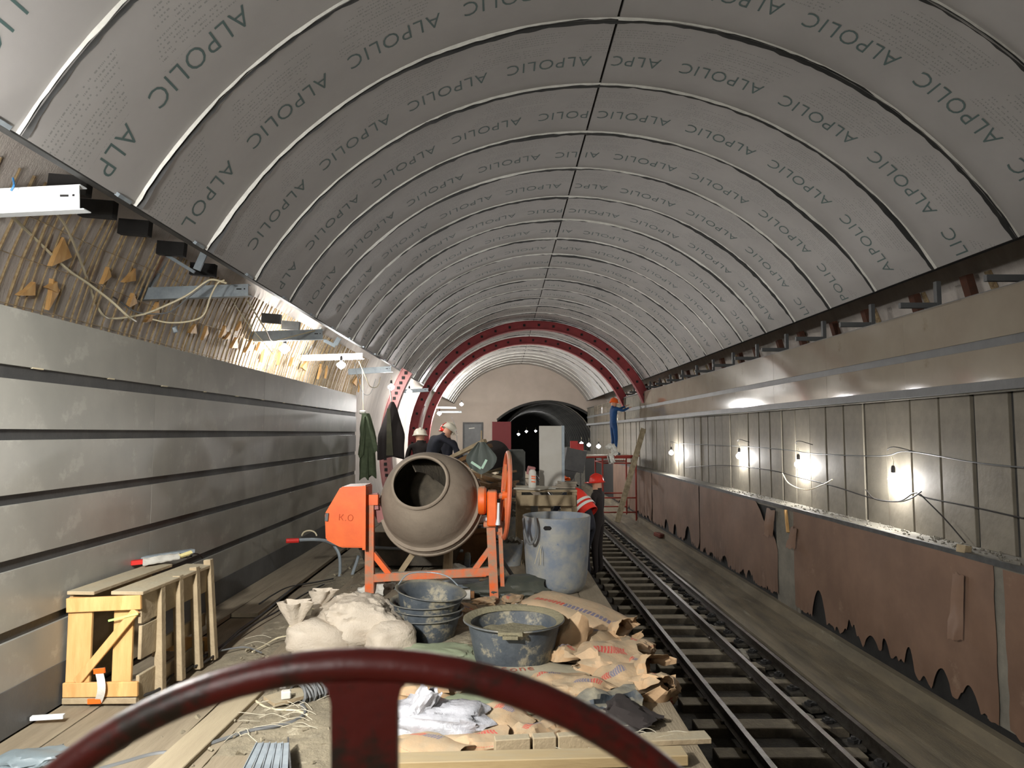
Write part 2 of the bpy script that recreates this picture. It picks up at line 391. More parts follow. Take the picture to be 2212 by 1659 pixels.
# outer lining
lining = struct_root('wall_lining')
mb = MB(); a0, a1 = math.radians(200), math.radians(-20)
mb.grid(lambda u, v: Vector((LIN[0] + LIN[2] * math.cos(a0 + (a1 - a0) * v), -8 + (YEND + 8) * u, LIN[1] + LIN[2] * math.sin(a0 + (a1 - a0) * v))), 8, 60)
mb.build('lining_shell', M_lin, lining, smooth=True)
def lp(a, y, r=0): return Vector((LIN[0] + (LIN[2] + r) * math.cos(a), y, LIN[1] + (LIN[2] + r) * math.sin(a)))
y = 2.9; nb = 0
while y < 17.5:
    lean = R_.uniform(-.05, .05); aa0 = math.pi - math.asin((2.0 - LIN[1]) / LIN[2]); aa1 = math.pi - math.asin((3.5 - LIN[1]) / LIN[2])
    m_ = M_rust
    t0 = R_.uniform(0, .06)
    mb = MB(); mb.tube([lp(aa0 + (aa1 - aa0) * (t0 + (1 - t0) * i / 5), y + lean * i / 5, -.06 - R_.uniform(0, .012)) for i in range(6)], R_.choice([.009, .011, .008]), 6, cap=True)
    mb.build('rebar', m_, lining, smooth=True); y += R_.uniform(.09, .15); nb += 1
for ang in (2.3, 2.62, 2.95, 3.25):
    a = math.pi - math.asin((ang - LIN[1]) / LIN[2]); mb = MB()
    mb.tube([lp(a + R_.uniform(-.004, .004), yy * 1.0, -.078) for yy in range(2, 18)], .0035, 5); mb.build('tie_wire', M_rust, lining)
for s_ in range(26):
    yy = 4 + s_ * 1.2; a = math.asin((3.45 - LIN[1]) / LIN[2]); b = math.asin((2.7 - LIN[1]) / LIN[2])
    mb = MB(); mb.beam(lp(a, yy, -.02), lp(b, yy, -.02), .05 + .03 * (s_ % 2), .03, up=(1, 0, 0)); mb.build('rusty_strap', M_rust, lining)

# left wall of polished courses
wl = struct_root('wall_left')
courses = [(2.31, 1.997), (1.923, 1.65), (1.59, 1.295), (1.239, .945), (.884, .566), (.505, .25)]
YW0, YW1 = -2.0, 12.7
SW = 2.45
me_c = {}
for ci, (zt, zb) in enumerate(courses):
    for j in range(6):
        y0 = YW0 + j * SW; mb = MB(); mb.span((XL - .03, y0 + .0004, zb), (XL + R_.uniform(-.0006, .0006), y0 + SW - .0004, zt), bev=.0007)
        mb.build('stone_panel', M_stone, wl)
for a, b in ((1.997, 1.923), (1.65, 1.59), (1.295, 1.239), (.945, .884), (.566, .505)):
    mb = MB(); mb.span((XL - .05, YW0, b - .01), (XL - .018, YW1, a + .01)); mb.build('joint_strip', M_strip, wl)
mb = MB(); mb.span((XL - .12, YW0, -.1), (XL - .05, YW1, 2.29)); mb.build('backing_wall', M_conc, wl)
bl = MB(); bl.span((XL - .04, YW0, 0), (XL + .004, YW1, .25)); o = bl.build('baseboard_left', M_gstrip); o['kind'] = 'structure'
# torn tape bits on upper joint
for i in range(12):
    yy = 4 + i * .75; mb = MB(); mb.box((XL - .005, yy, 1.997), (.012, R_.uniform(.04, .1), .008)); mb.build('tape_scrap', M_cablew, wl)

# right wall
wr = struct_root('wall_right')
XC = XR
for (zt, zb) in ((2.92, 2.485), (2.403, 2.10)):
    y = 2.0
    while y < 21.5:
        mb = MB(); mb.span((XC, y + .001, zb), (XC + .03, y + 1.85 - .001, zt), bev=.002); mb.build('stone_panel', M_stoneR, wr); y += 1.85
for (zt, zb) in ((2.92, 2.485), (2.403, 2.10)):
    y = 25.2
    while y < 33:
        mb = MB(); mb.span((XC, y + .001, zb), (XC + .03, y + 1.3 - .001, zt), bev=.002); mb.build('stone_panel', M_stoneR, wr); y += 1.4
mb = MB(); mb.span((XC + .018, 1.5, 2.39), (XC + .05, YEND, 2.50)); mb.build('joint_strip', M_gstrip, wr)
mb = MB(); mb.span((XC - .01, 1.5, 2.014), (XC + .05, YEND, 2.10)); mb.build('lower_trim', M_gstrip, wr)
mb = MB(); mb.prism([(XC, 1.5, 2.925), (XC + .45, 1.5, 3.00), (XC + .45, 1.5, 2.96), (XC, 1.5, 2.90)], (0, YEND - 1.5, 0)); mb.build('cornice_cap', M_gstrip, wr)
mb = MB(); mb.span((XC + .05, 1.5, 2.0), (XC + .12, YEND, 2.9)); mb.build('cornice_backing', M_conc, wr)
XS = 4.62
ps = .52; y = 2.6; i = 0
slabs = []
while y < YEND - .3:
    mb = MB(); mb.span((XS + R_.uniform(-.012, .012), y + R_.uniform(.012, .035), .52), (XS + .06, y + ps - R_.uniform(.012, .035), 2.06), bev=.004); mb.build('concrete_panel', M_slab, wr); y += ps
mb = MB(); mb.span((XS + .03, 1.5, .4), (XS + .12, YEND, 2.1)); mb.build('panel_backing', M_strip, wr)
XB = 4.30
mb = MB(); mb.span((XB + .02, 1.5, .44), (XS + .06, YEND, .52)); mb.build('ledge', M_conc, wr)
mb = MB(); mb.span((XB, 1.5, .47), (XB + .03, YEND, .522)); mb.build('ledge_rail', M_steel, wr)
mb = MB(); mb.span((XB + .03, 1.5, -1.3), (XB + .12, YEND, .45)); mb.build('lower_wall', M_black, wr)
for (ya, yb, za, zb) in ((10.2, 11.0, -1.0, .46), (5.55, 6.3, -.9, .46), (4.3, 5.6, -.4, .1)):
    mb = MB(); mb.span((XB + .012, ya, za), (XB + .03, yb, zb)); mb.build('bare_patch', M_conc, wr)
# ledge crumbs
mb = MB()
for i in range(420):
    yy = 5 + R_.random()**1.5 * 9; s = R_.uniform(.006, .02)
    mb.box((R_.uniform(XB + .05, XS - .02), yy, .52 + s * .4), (s, s * 1.3, s), rot=(R_.random() * 3, R_.random(), R_.random() * 3))
tag(mb.build('rubble', M_conc), 'loose cement crumbs lying along the ledge of the right wall', 'rubble', kind='stuff')

# platform deck of planks
fl = struct_root('floor')
pw = .245; nx = 15
XD0 = XL + .0
pmesh = []
for v in range(5):
    mb = MB(); ln = 3.6
    rr = random.Random(v)
    def fn(u, vv, rr=rr, v=v):
        return Vector(((u - .5) * (pw - .012), vv * (ln - .012), .004 * noise.noise(Vector((u * 3 + v * 9, vv * 3, 0)))))
    mb.grid(fn, 2, 10); o = mb.build('plank', M_plank, None, world=False, solid=-.035); me = o.data; bpy.data.objects.remove(o)
    pmesh.append(me)
for i in range(nx):
    yo = -2.5 - R_.random() * 3
    while yo < YEND:
        o = obj_from('plank', pmesh[R_.randrange(5)], fl, (XD0 + (i + .5) * pw, yo, -.012 + R_.uniform(-.006, .006)), (R_.uniform(-.002, .002), R_.uniform(-.002, .002), R_.uniform(-.0022, .0022)))
        yo += 3.6
mb = MB(); mb.span((XL, -4, -.25), (.95, YEND, -.06)); mb.build('deck_base', M_conc, fl)
mb = MB(); mb.span((.80, -4, -1.6), (.92, YEND, -.06)); mb.build('platform_side', M_bed, fl)
tf = MB()
tf.prism([(.9, -4, -1.45), (3.62, -4, -1.45), (3.62, -4, -1.6), (.9, -4, -1.6)], (0, YEND + 24, 0))
o = tf.build('floor_track', M_bed); o['kind'] = 'structure'
tf = MB(); tf.prism([(3.58, -4, -1.22), (3.8, -4, -1.20), (3.85, -4, -1.175), (4.2, -4, -1.11), (4.25, -4, -.98), (XB + .03, -4, -.975), (XB + .05, -4, -1.6), (3.58, -4, -1.6)], (0, YEND + 4, 0))
o = tf.build('trim_1', mat('trench_concrete', (122, 112, 92), (96, 90, 76), scale=3, rough=.9, bump=.5, stretch=(3, .4, 1), c3=(134, 130, 114), s3=2, t3=.6)); o['kind'] = 'structure'
# end wall with arched opening
ew = struct_root('wall_end')
mb = MB(); bm = mb.bm
def arch_ring(cx, hw, zs, rise, n):
    r = (hw * hw + rise * rise) / (2 * rise); cz = zs + rise - r; th = math.asin(hw / r)
    return [(cx + r * math.sin(-th + 2 * th * i / n), cz + r * math.cos(-th + 2 * th * i / n)) for i in range(n + 1)]
PORT = arch_ring(2.33, 2.6, 2.30, .98, 20)
outer = [(LIN[0] + 4.95 * math.cos(t), 1.4 + 4.95 * math.sin(t)) for t in [math.pi * (1 - i / 20) for i in range(21)]]
hole = [(2.33 - 2.6, -1.6)] + PORT + [(4.93, -1.6)]
outl = [(-3.95, -1.6)] + outer + [(5.96, -1.6)]
va = [bm.verts.new((x, YEND, z)) for x, z in outl]; vb = [bm.verts.new((x, YEND, z)) for x, z in hole]
for i in range(len(va) - 1): bm.faces.new((va[i], va[i + 1], vb[i + 1], vb[i]))
o = mb.build('plaster_face', M_endwall, ew)
mb = MB(); mb.tube([Vector((x, YEND - .02, z)) for x, z in PORT], .07, 6); mb.build('portal_rim', M_strip, ew)
# tunnel beyond
tb = struct_root('wall_tunnel')
mb = MB()
mb.grid(lambda u, v: Vector((2.33 + 2.62 * math.cos(math.pi * v * 1.5 - .78), YEND + .1 + 26 * u, .62 + 2.66 * math.sin(math.pi * v * 1.5 - .78))), 6, 28)
mb.build('tunnel_shell', M_conc, tb, smooth=True)
for i in range(20):
    mb = MB(); mb.tube([Vector((2.33 + 2.56 * math.cos(math.pi * v / 18), YEND + .8 + 1.2 * i, .62 + 2.6 * math.sin(math.pi * v / 18))) for v in range(19)], .07, 6); mb.build('lining_rib', M_strip, tb, smooth=True)
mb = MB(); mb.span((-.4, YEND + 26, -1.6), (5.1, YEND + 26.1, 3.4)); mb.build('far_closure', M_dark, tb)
d1 = struct_root('door_1')
mb = MB(); p0 = aY(1003, 1000, YEND - .06); p1 = aY(1040, 916, YEND - .06); mb.span((p0.x, YEND - .05, 0), (p1.x, YEND - .01, p1.z)); mb.build('door_leaf', M_gstrip, d1)
mb = MB()
for (a, b) in (((p0.x - .09, 0), (p0.x, p1.z + .09)), ((p1.x, 0), (p1.x + .09, p1.z + .09)), ((p0.x, p1.z), (p1.x, p1.z + .09))): mb.span((a[0], YEND - .09, a[1]), (b[0], YEND - .01, b[1]))
mb.build('door_frame', M_strip, d1)
mb = MB(); q = aY(1019, 925, YEND - .06); mb.box(q, (.3, .01, .05), rot=(0, -.1, 0)); mb.build('door_plate', M_paper, d1)

# ================================================================== LAMPS, BRACKETS AND THEIR CABLES
def bulb_lamp(p, power, label, r=.068, group='bare bulbs strung along the left side', wall=None):
    p = Vector(p); t = thing('work_lamp', label, 'lamp', p, group)
    mb = MB(); pr = [(.014, .085), (.018, .07), (.03, .05), (r * .92, .022), (r, 0), (r * .92, -.024), (r * .6, -.047), (.001, -r - .003)]
    mb.lathe(pr, 16, Matrix.Translation(p)); mb.build('bulb', M_bulb, t, smooth=True)
    mb = MB(); mb.lathe([(.001, .16), (.016, .155), (.024, .13), (.024, .075), (.015, .07)], 12, Matrix.Translation(p)); mb.build('socket', M_cabled, t, smooth=True)
    mb = MB(); mb.tube([p + Vector((0, 0, .15)), p + Vector((.01, 0, .2)), p + Vector((.0, .02, .26))], .005, 5); mb.build('flex', M_cablew, t)
    ld = bpy.data.lights.new('lamp_light', 'POINT'); ld.energy = power; ld.shadow_soft_size = r + .01; ld.color = LAMP_COL
    lo = bpy.data.objects.new('lamp_light', ld); COL.objects.link(lo); lo.parent = t; lo.location = (0, 0, -.01)
    return t
PW = 560
LB = [((615, 753), 10.3, 'bare glowing bulb under the third steel bracket, first lit bulb of the left string'),
      ((737, 788), 12.2, 'bare glowing bulb below the thin white bracket, second of the left string'),
      ((845, 836), 16.0, 'bare glowing bulb above the hanging black coat, third of the left string'),
      ((884, 846), 19.0, 'bare glowing bulb in front of the red rib foot, fourth of the left string'),
      ((919, 860), 22.8, 'bare glowing bulb beside the outer red rib, fifth of the left string'),
      ((949, 893), 25.5, 'lowest glowing bulb, hanging over the tan hat worker'),
      ((997, 873), 30.0, 'glowing bulb nearest the beige end wall')]
for k, (q, Y, lb) in enumerate(LB): bulb_lamp(aY(*q, Y), PW * (.55, .6, .26, .2, .28, 1.7, 3.2)[k], lb, r=.08)
bulb_lamp((-2.78, 3.0, 2.6), PW * .30, 'bare bulb strung behind the wall edge just before the first bracket')
bulb_lamp((-2.05, 2.35, 2.45), PW * .7, 'bare bulb strung above the crate, before the first bracket')
bulb_lamp((-1.6, -1.6, 2.7), PW * .7, 'bare bulb of the left string behind the viewer')
bulb_lamp((-2.5, -5.0, 2.75), PW, 'last bare bulb of the left string far behind the viewer')
RB = [((1930, 1035), 4.50, 'brightest bulb against the right wall, nearest the small block on the ledge'),
      ((1725, 1003), 4.50, 'second bulb along the right wall, above the sagging cable loop'),
      ((1597, 985), 4.50, 'third bulb along the right wall, with a framed bright patch'),
      ((1450, 978), 4.40, 'fourth bulb along the right wall beside the leaning pole')]
fp = Vector((-1.95, 1.25, 2.35)); ft = thing('added_fill_lamp', 'added unseen lamp above the left wall, brightening the deck', 'lamp', fp)
fd = (Vector((-.3, 6.2, .2)) - fp).normalized(); mb = MB(); mb.beam(fp - fd * .16, fp - fd * .04, .24, .18); mb.build('housing', M_cabled, ft)
mb = MB(); mb.tube([fp - fd * .1, (XL + .02, fp.y - .1, 2.28)], .014, 6); mb.build('clamp_arm', M_steel, ft)
ld = bpy.data.lights.new('added_fill', 'SPOT'); ld.energy = 1150; ld.spot_size = math.radians(104); ld.spot_blend = .85; ld.shadow_soft_size = .09; ld.color = LAMP_COL  # added out-of-frame lamp, brightens the foreground from the left
lo = bpy.data.objects.new('added_fill', ld); COL.objects.link(lo); lo.parent = ft; lo.rotation_euler = fd.to_track_quat('-Z', 'Y').to_euler()
for (q, X, lb) in RB: bulb_lamp(aX(*q, X + .045), 250, lb, r=.06, group='bulbs hung against the right wall')
for q, X in (((1272, 961), 'middle'), ((1293, 964), 'largest, rightmost'), ((1256, 958), 'leftmost')): bulb_lamp(aY(*q, 24 + (1293 - q[0]) * .1), 50, X + ' bulb in the cluster behind the scaffold', r=.075, group='bulb cluster by the scaffold')
for i, q in enumerate(((1083, 938), (1120, 938), (1137, 932), (1157, 931))):
    bulb_lamp(aY(*q, 38.5 + i * 4), 260, 'small bulb inside the far dark tunnel, %s from the left' % nth(i + 1), r=.09, group='bulbs inside the far tunnel')

def bracket(pr, pl, Y, h, m, label, strut=None, grp='steel cantilever brackets on the left lining'):
    a, b = aY(*pl, Y), aY(*pr, Y)
    t = thing('wall_bracket', label, 'bracket', a, grp)
    mb = MB(); up = Vector((0, 0, 1)); d = (b - a).normalized()
    mb.beam(a, b, .006, h, up=(0, 0, 1))                                   # web facing the viewer
    mb.beam(a + Vector((0, .035, -h / 2)), b + Vector((0.03, .035, -h / 2)), .075, .006)   # lower flange
    mb.beam(a + Vector((0, .035, h / 2)), b + Vector((0, .035, h / 2)), .07, .006)
    mb.build('arm', m, t)
    mb = MB(); s = b - d * .09 - Vector((0, .005, -.01)); mb.box(s, (.05, .004, .012)); mb.box(s + d * .055, (.012, .004, .012)); mb.build('slot', M_dark, t)
    if strut:
        for (p, q, wd, nm) in strut:
            mb = MB(); mb.beam(p, q, .01, wd, up=(0, 0, 1)) if nm == 'plate' else mb.beam(p, q, wd, .02, up=(0, 1, 0)); mb.build(nm, m, t)
    return t
bracket((172, 425), (-60, 437), 4.17, .15, M_white, 'bright white channel bracket at the picture edge, nearest of the left brackets')
A2 = 6.9
bracket((536, 626), (285, 635), A2, .115, M_galv, 'grey galvanised bracket with cables draped over it and a long strut',
        [(aY(300, 640, A2 + .05), aY(385, 512, A2 + .35), .12, 'strut'), (aY(358, 550, A2 - .2), aY(420, 588, A2 - .2), .03, 'link'), (aY(425, 583, A2 - .2), aY(442, 545, A2 - .2), .07, 'link')])
A3 = 10.6
bracket((697, 722), (527, 727), A3 - .7, .14, M_galv, 'grey bracket directly above the first glowing bulb',
        [(aY(540, 720, A3), aY(575, 650, A3 + .4), .14, 'strut'), (aY(700, 735, A3 - .2), aY(725, 748, A3 - .2), .05, 'link'), (aY(724, 745, A3 - .2), aY(733, 730, A3 - .2), .07, 'link')])
bracket((783, 769), (645, 773), 12.4, .10, M_white, 'thin white lit bracket holding the second bulb',
        [(aY(655, 768, 12.5), aY(688, 705, 12.8), .12, 'strut')])
bracket((845, 797), (752, 803), 14.8, .12, M_galv, 'unlit grey bracket above the hanging green clothes')
bracket((925, 842), (858, 846), 21.0, .10, M_galv, 'short pale bracket level with the cluster of bulbs')
bracket((985, 881), (933, 880), 27, .06, M_white, 'slim bright bracket near the end wall')
bracket((997, 890), (945, 890), 28, .06, M_galv, 'lowest grey bracket near the end wall')
# square support boxes under the vault edge
for q, Y in (((200, 405), 4.6), ((255, 455), 5.2), ((330, 495), 5.9), ((405, 540), 6.6), ((470, 585), 7.3), ((610, 690), 9.6), ((650, 705), 10.4)):
    p = aY(*q, Y); mb = MB(); mb.beam(p + Vector((-.02, 0, .0)), p + Vector((-.28, 0, .02)), .07, .13)
    tag(mb.build('stub_beam', M_dark if Y < 9 else M_steel), 'dark steel stub beam behind the left vault edge, %s from the picture edge' % nth(1 + [4.6, 5.2, 5.9, 6.6, 7.3, 9.6, 10.4].index(Y)), 'beam', 'stub beams behind the vault edge')
# right brackets
for i in range(15):
    Y = 6.2 + i * 1.37; t = thing('wall_bracket', 'small dark upright bracket above the right cornice, %s from the near end' % nth(i + 1), 'bracket', (4.8, Y, 3.0), 'small brackets above the right cornice')
    mb = MB(); mb.box((4.62, Y, 3.04), (.42, .045, .06)); mb.build('arm', M_gstrip, t)
    mb = MB(); mb.box((4.84, Y, 3.16), (.05, .06, .3)); mb.build('upright', M_gstrip, t)
for i in range(20):
    Y = 5.5 + i * 1.1; mb = MB(); mb.box((5.35 + (i % 2) * .06, Y, 3.05), (.09, .11, .75), rot=(0, -.25, 0)); tag(mb.build('rusty_post', mat('rust_brown', (92, 52, 34), (70, 50, 38), rough=.9)), 'rust brown steel post behind the right cornice, %s from the near end' % nth(i + 1), 'post', 'rusty posts behind the right cornice')

def cable(name, pts, r, m, label, cat='cable', grp=None, n=6):
    mb = MB(); mb.tube(catmull(pts, n), r, 6); return tag(mb.build(name, m, smooth=True), label, cat, grp)
def c_at(lst, Y): return [aY(x, y, Y + (d[0] if d else 0)) for x, y, *d in lst]
cable('lamp_cable', c_at([(20, 462, -1.7), (60, 500, -1.2), (110, 548, -.9), (150, 585, -.7), (190, 612, -.5), (240, 650, -.3), (275, 682, -.2), (293, 694)], 6.3), .011, M_cablew, 'thick cream cable slanting down from the white bracket')
cable('lamp_cable', c_at([(113, 452, -1.7), (140, 485, -1.4), (165, 540, -1.0), (190, 608, -.5), (205, 650, -.3), (222, 680, -.2), (245, 688), (290, 683), (330, 672), (400, 640), (440, 612), (460, 604), (490, 612)], 6.5), .010, M_cablew, 'cream cable crossing the slanting one and looping up over the galvanised bracket')
cable('lamp_cable', c_at([(112, 548, -.6), (160, 592, -.4), (200, 618, -.2), (250, 645), (290, 672), (330, 678), (370, 672), (410, 640), (455, 605)], 6.5), .007, M_cable, 'thin grey cable hanging beside the cream cables')
cable('lamp_cable', c_at([(330, 690), (365, 697), (410, 694), (440, 680), (455, 640), (470, 612), (485, 605)], 6.5), .008, M_cablew, 'cream cable loop hanging from the galvanised bracket end')
cable('lamp_cable', c_at([(535, 650), (560, 690, .4), (575, 715, .8), (585, 735, 1.4), (600, 735, 2), (650, 722, 2.6), (690, 712, 3)], 7.0), .009, M_cablew, 'pale cable running from bracket end down to the first glowing bulb')
cable('lamp_cable', c_at([(500, 645), (515, 670), (540, 705), (570, 740), (590, 765)], 7.4), .004, M_cablew, 'thin wire hanging toward the first glowing bulb', grp=None)
cable('lamp_cable', c_at([(775, 780), (790, 815, .2), (800, 835, .5), (815, 835, .9), (822, 815, 1.3)], 12.6), .008, M_cablew, 'cable loop between the second and third bulbs')
cable('lamp_cable', c_at([(765, 782), (775, 825), (785, 850), (800, 850), (812, 818)], 13.4), .006, M_cable, 'lower thin cable loop between the second and third bulbs')
cable('lamp_cable', c_at([(975, 900), (985, 925), (988, 960), (995, 980)], 28), .012, M_cable, 'cable dropping down the end wall behind the workers')
# right wall cables
def cx(lst, X): return [aX(x, y, X) for x, y in lst]
cable('wall_cable', cx([(2212, 1120), (2100, 1095), (2000, 1075), (1975, 1065), (1940, 1083), (1880, 1075), (1800, 1050), (1720, 1030), (1660, 1015), (1560, 1005), (1480, 1010)], 4.5), .008, M_cabled, 'dark cable strung low between the right wall bulbs')
cable('wall_cable', cx([(2212, 1010), (2100, 998), (1960, 975), (1900, 985), (1760, 980), (1700, 972), (1620, 965), (1560, 962), (1470, 958)], 4.52), .007, M_cable, 'grey cable strung high between the right wall bulbs')
cable('wall_cable', cx([(1690, 1022), (1705, 1045), (1740, 1058), (1775, 1048), (1798, 1036)], 4.46), .008, M_cablew, 'pale cable sagging in a loop below the second right bulb')
cable('wall_cable', cx([(1870, 1058), (1890, 1078), (1935, 1084), (1965, 1078), (1990, 1062)], 4.42), .007, M_cabled, 'dark cable looped under the brightest right bulb')
cable('wall_cable', cx([(1988, 1068), (2040, 1120), (2085, 1172)], 4.4), .007, M_cabled, 'dark cable slanting down to the small block on the ledge')
for qi, q in enumerate(((1930, 975), (1725, 960), (1597, 955), (1450, 958))):
    p = aX(*q, 4.45); mb = MB(); mb.tube(catmull([p + Vector((.1, -.25, .0)), p + Vector((0, -.05, .05)), p + Vector((0, .1, .03)), p + Vector((.1, .3, 0))], 5), .006, 6)
    tag(mb.build('wire_hook', M_cabled), 'short dark wire above the %s bulb along the right wall' % nth(qi + 1), 'wire', 'wires above the right wall bulbs')
p = aX(2082, 1186, 4.33); mb = MB(); mb.box(p, (.08, .1, .075), rot=(0, .2, .2), bev=.005); tag(mb.build('wooden_block', M_woodd), 'small pale wooden block perched on the ledge at the far end of the slanting cable', 'block')
p0, p1 = aX(1697, 1102, 4.27), aX(1702, 1150, 4.24); mb = MB(); mb.beam(p0, p1, .04, .03, up=(0, 1, 0)); tag(mb.build('wooden_batten', M_wood), 'short pale batten nailed over the torn gap in the brown sheets', 'batten')

# ---- wooden wedges wedged in the left reinforcement
WD = [(103, 540, 1.3), (30, 620, .8), (85, 628, 1.0), (85, 612, .6), (258, 590, .9), (205, 588, .7), (262, 645, .8), (312, 665, .9), (300, 682, .6), (398, 708, .8), (425, 715, .75), (465, 712, .7), (490, 740, .9), (522, 745, .95), (475, 722, .6), (555, 765, .8), (500, 700, .6), (573, 772, .7), (645, 788, .8), (680, 800, .75), (695, 800, .6), (758, 822, .8), (768, 830, .6), (590, 770, .6), (618, 780, .6), (545, 742, .7)]
for i, (px, py, s) in enumerate(WD):
    p = aCirc(px, py); a = math.atan2(p.z - LIN[1], p.x - LIN[0]); c = lp(a, p.y, -.12)
    rr = random.Random(i); s = s * .115 * max(1, p.y / 8)
    poly = [(-.75, -.9), (.8, .1), (.25, 1.05), (-.15, .1)] if i % 3 else [(-.9, -.5), (.9, -.2), (.3, .9)]
    rot = Matrix.Rotation(rr.uniform(-.5, .5), 3, 'X')
    pts = [rot @ Vector((0.1 * q[1] * s, q[0] * s, q[1] * s)) + c for q in poly]
    mb = MB(); mb.prism(pts, (-.045, .012, .01))
    tag(mb.build('wooden_wedge', M_wood), 'pale cut wooden wedge behind the reinforcement bars, %s from the picture edge' % nth(1 + sorted(range(len(WD)), key=lambda k: WD[k][0]).index(i)), 'wedge', 'wooden wedges in the left reinforcement')
mb = MB(); p = aY(378, 712, 7.2); mb.box(p, (.05, .02, .07), rot=(0, -.3, .2), bev=.008); tag(mb.build('junction_box', M_galv), 'small pale junction box dangling from the cables', 'box')
mb = MB(); p = aY(26, 402, 4.1); mb.tube(catmull([aY(28, 385, 4.15), aY(30, 400, 4.1), aY(24, 412, 4.1)], 3), .006, 6); tag(mb.build('blue_tie', mat('blue_tape', (70, 140, 200), rough=.5)), 'blue tape tie wrapped on the white bracket', 'tape')

# ================================================================== RED RIBS
def rib(Y, a0, a1, label, m=M_ribred, r=3.93, dep=.27, wid=.26):
    c = (VLT[0], Y, VLT[1]); a0, a1 = math.radians(a0), math.radians(a1); n = 40
    t = thing('arch_rib', label, 'rib', (VLT[0] + r * math.cos(a0), Y, VLT[1] + r * math.sin(a0)), 'red arch ribs under the vault')
    def P(a, rr, y): return Vector((VLT[0] + rr * math.cos(a), y, VLT[1] + rr * math.sin(a)))
    for (ra, rb, ya, yb, nm) in ((r - .02, r, Y, Y + wid, 'outer_flange'), (r - dep, r - dep + .02, Y, Y + wid, 'inner_flange'), (r - dep + .02, r - .02, Y + .05, Y + .07, 'web')):
        mb = MB()
        prof = [(ra, ya), (rb, ya), (rb, yb), (ra, yb)]
        V = [[mb.bm.verts.new(P(a0 + (a1 - a0) * i / n, q[0], q[1])) for q in prof] for i in range(n + 1)]
        for i in range(n):
            for k in range(4): mb.bm.faces.new((V[i][k], V[i][(k + 1) % 4], V[i + 1][(k + 1) % 4], V[i + 1][k]))
        mb.bm.faces.new(V[0][::-1]); mb.bm.faces.new(V[-1]); mb.build(nm, m, t, smooth=30)
    mb = MB()
    for i in range(26):
        a = a0 + (a1 - a0) * (i + .5) / 26; p = P(a, r - dep / 2, Y + .04); mb.box(p, (.07, .03, .07))
    mb.build('bolt_heads', M_dark, t)['kind'] = 'stuff'
    return t
rib(21.6, 21.5, 203, 'nearer red steel arch rib spanning the vault')
rib(25.2, 22, 203, 'farther red steel arch rib spanning the vault')
t = rib(16.6, 150, 202, 'short pink rib leg behind the hanging black coat', m=M_ribpink)
mb = MB(); a0_, a1_ = math.radians(160), math.radians(203)
def fnr(u, v):
    a = a0_ + (a1_ - a0_) * u; return Vector((VLT[0] + 3.62 * math.cos(a), 21.3 + .5 * v, VLT[1] + 3.62 * math.sin(a)))
mb.grid(fnr, 16, 1); tag(mb.build('rib_cover', M_ribpink, smooth=True, solid=.03), 'pink bolted plate covering the foot of the nearer red rib', 'plate')

# ================================================================== TRACK
ZR = -1.24; XR1, XR2 = 2.34, 3.09
tr = thing('railway_track', 'narrow gauge railway track on dark sleepers in the trench beside the deck', 'track', (2.7, 6, -1.45))
def rail_mb(x, y0, y1):
    prof = [(-.055, 0), (.055, 0), (.055, .012), (.012, .024), (.009, .085), (.028, .095), (.028, .118), (-.028, .118), (-.028, .095), (-.009, .085), (-.012, .024), (-.055, .012)]
    mb = MB(); mb.prism([(x + a, y0, ZR - .118 + b) for a, b in prof], (0, y1 - y0, 0)); return mb
for x in (XR1, XR2): rail_mb(x, 2.0, YEND + 20).build('rail', M_rail, tr)
y = 2.6; i = 0
while y < YEND:
    wv = R_.uniform(.17, .24); xo = R_.uniform(-.12, .1)
    mb = MB(); mb.box((2.72 + xo * .4, y, ZR - .118 - .07), (1.45 + xo, wv, .14), rot=(0, 0, R_.uniform(-.03, .03)), bev=.008)
    mb.build('sleeper', M_sleep, tr); 
    if y < 20:
        for x in (XR1, XR2):
            for s in (-1, 1):
                mb = MB(); mb.box((x + s * .07, y, ZR - .105), (.035, .05, .04), bev=.006); mb.build('rail_spike', M_rail, tr)
    y += .6 + R_.uniform(-.06, .06)
gr = thing('edge_rail', 'outer rail running along the right edge of the trench, bolted to chairs', 'rail', (3.52, 6, -1.3))
rail_mb(3.52, 2.0, YEND + 5).build('rail_bar', M_rail, gr)
rr = random.Random(3)
for i in range(44):
    Y = 3.2 + i * .46
    mb = MB(); mb.box((3.40, Y, ZR - .14), (.16, .2, .05), rot=(0, 0, rr.uniform(-.2, .2)), bev=.01); mb.build('chair', M_bed, gr)
    mb = MB(); c = Vector((3.38 + rr.uniform(-.03, .02), Y, ZR - .09))
    mb.tube([c + Vector((0, 0, -.04)), c + Vector((0, 0, .035))], .022, 6)
    mb.box(c + Vector((0, 0, .0)), (.075, .075, .03), rot=(0, 0, rr.random()))
    mb.box(c + Vector((.05, .01, -.01)), (.07, .05, .04), rot=(.3, .3, rr.random())); mb.build('bolt', M_black, gr)
for i in range(46):
    Y = 3.0 + rr.random() * 12; s = rr.uniform(.05, .13)
    c = Vector((rr.choice([3.25, 3.3, 3.28, 3.22]), Y, ZR - .2 + s * .3)); mb = MB()
    g = bmesh.ops.create_icosphere(mb.bm, subdivisions=2, radius=1)
    for v in g['verts']: v.co = c + Vector((v.co.x * s * .7, v.co.y * s, v.co.z * s * .5)) * (1 + .35 * noise.noise(v.co * 1.7 + Vector((i, 0, 0))))
    tag(mb.build('rubble_stone', M_conc), 'grey lump of broken concrete beside the outer rail, %s in order' % nth(i + 1), 'stone', 'concrete lumps along the outer rail')
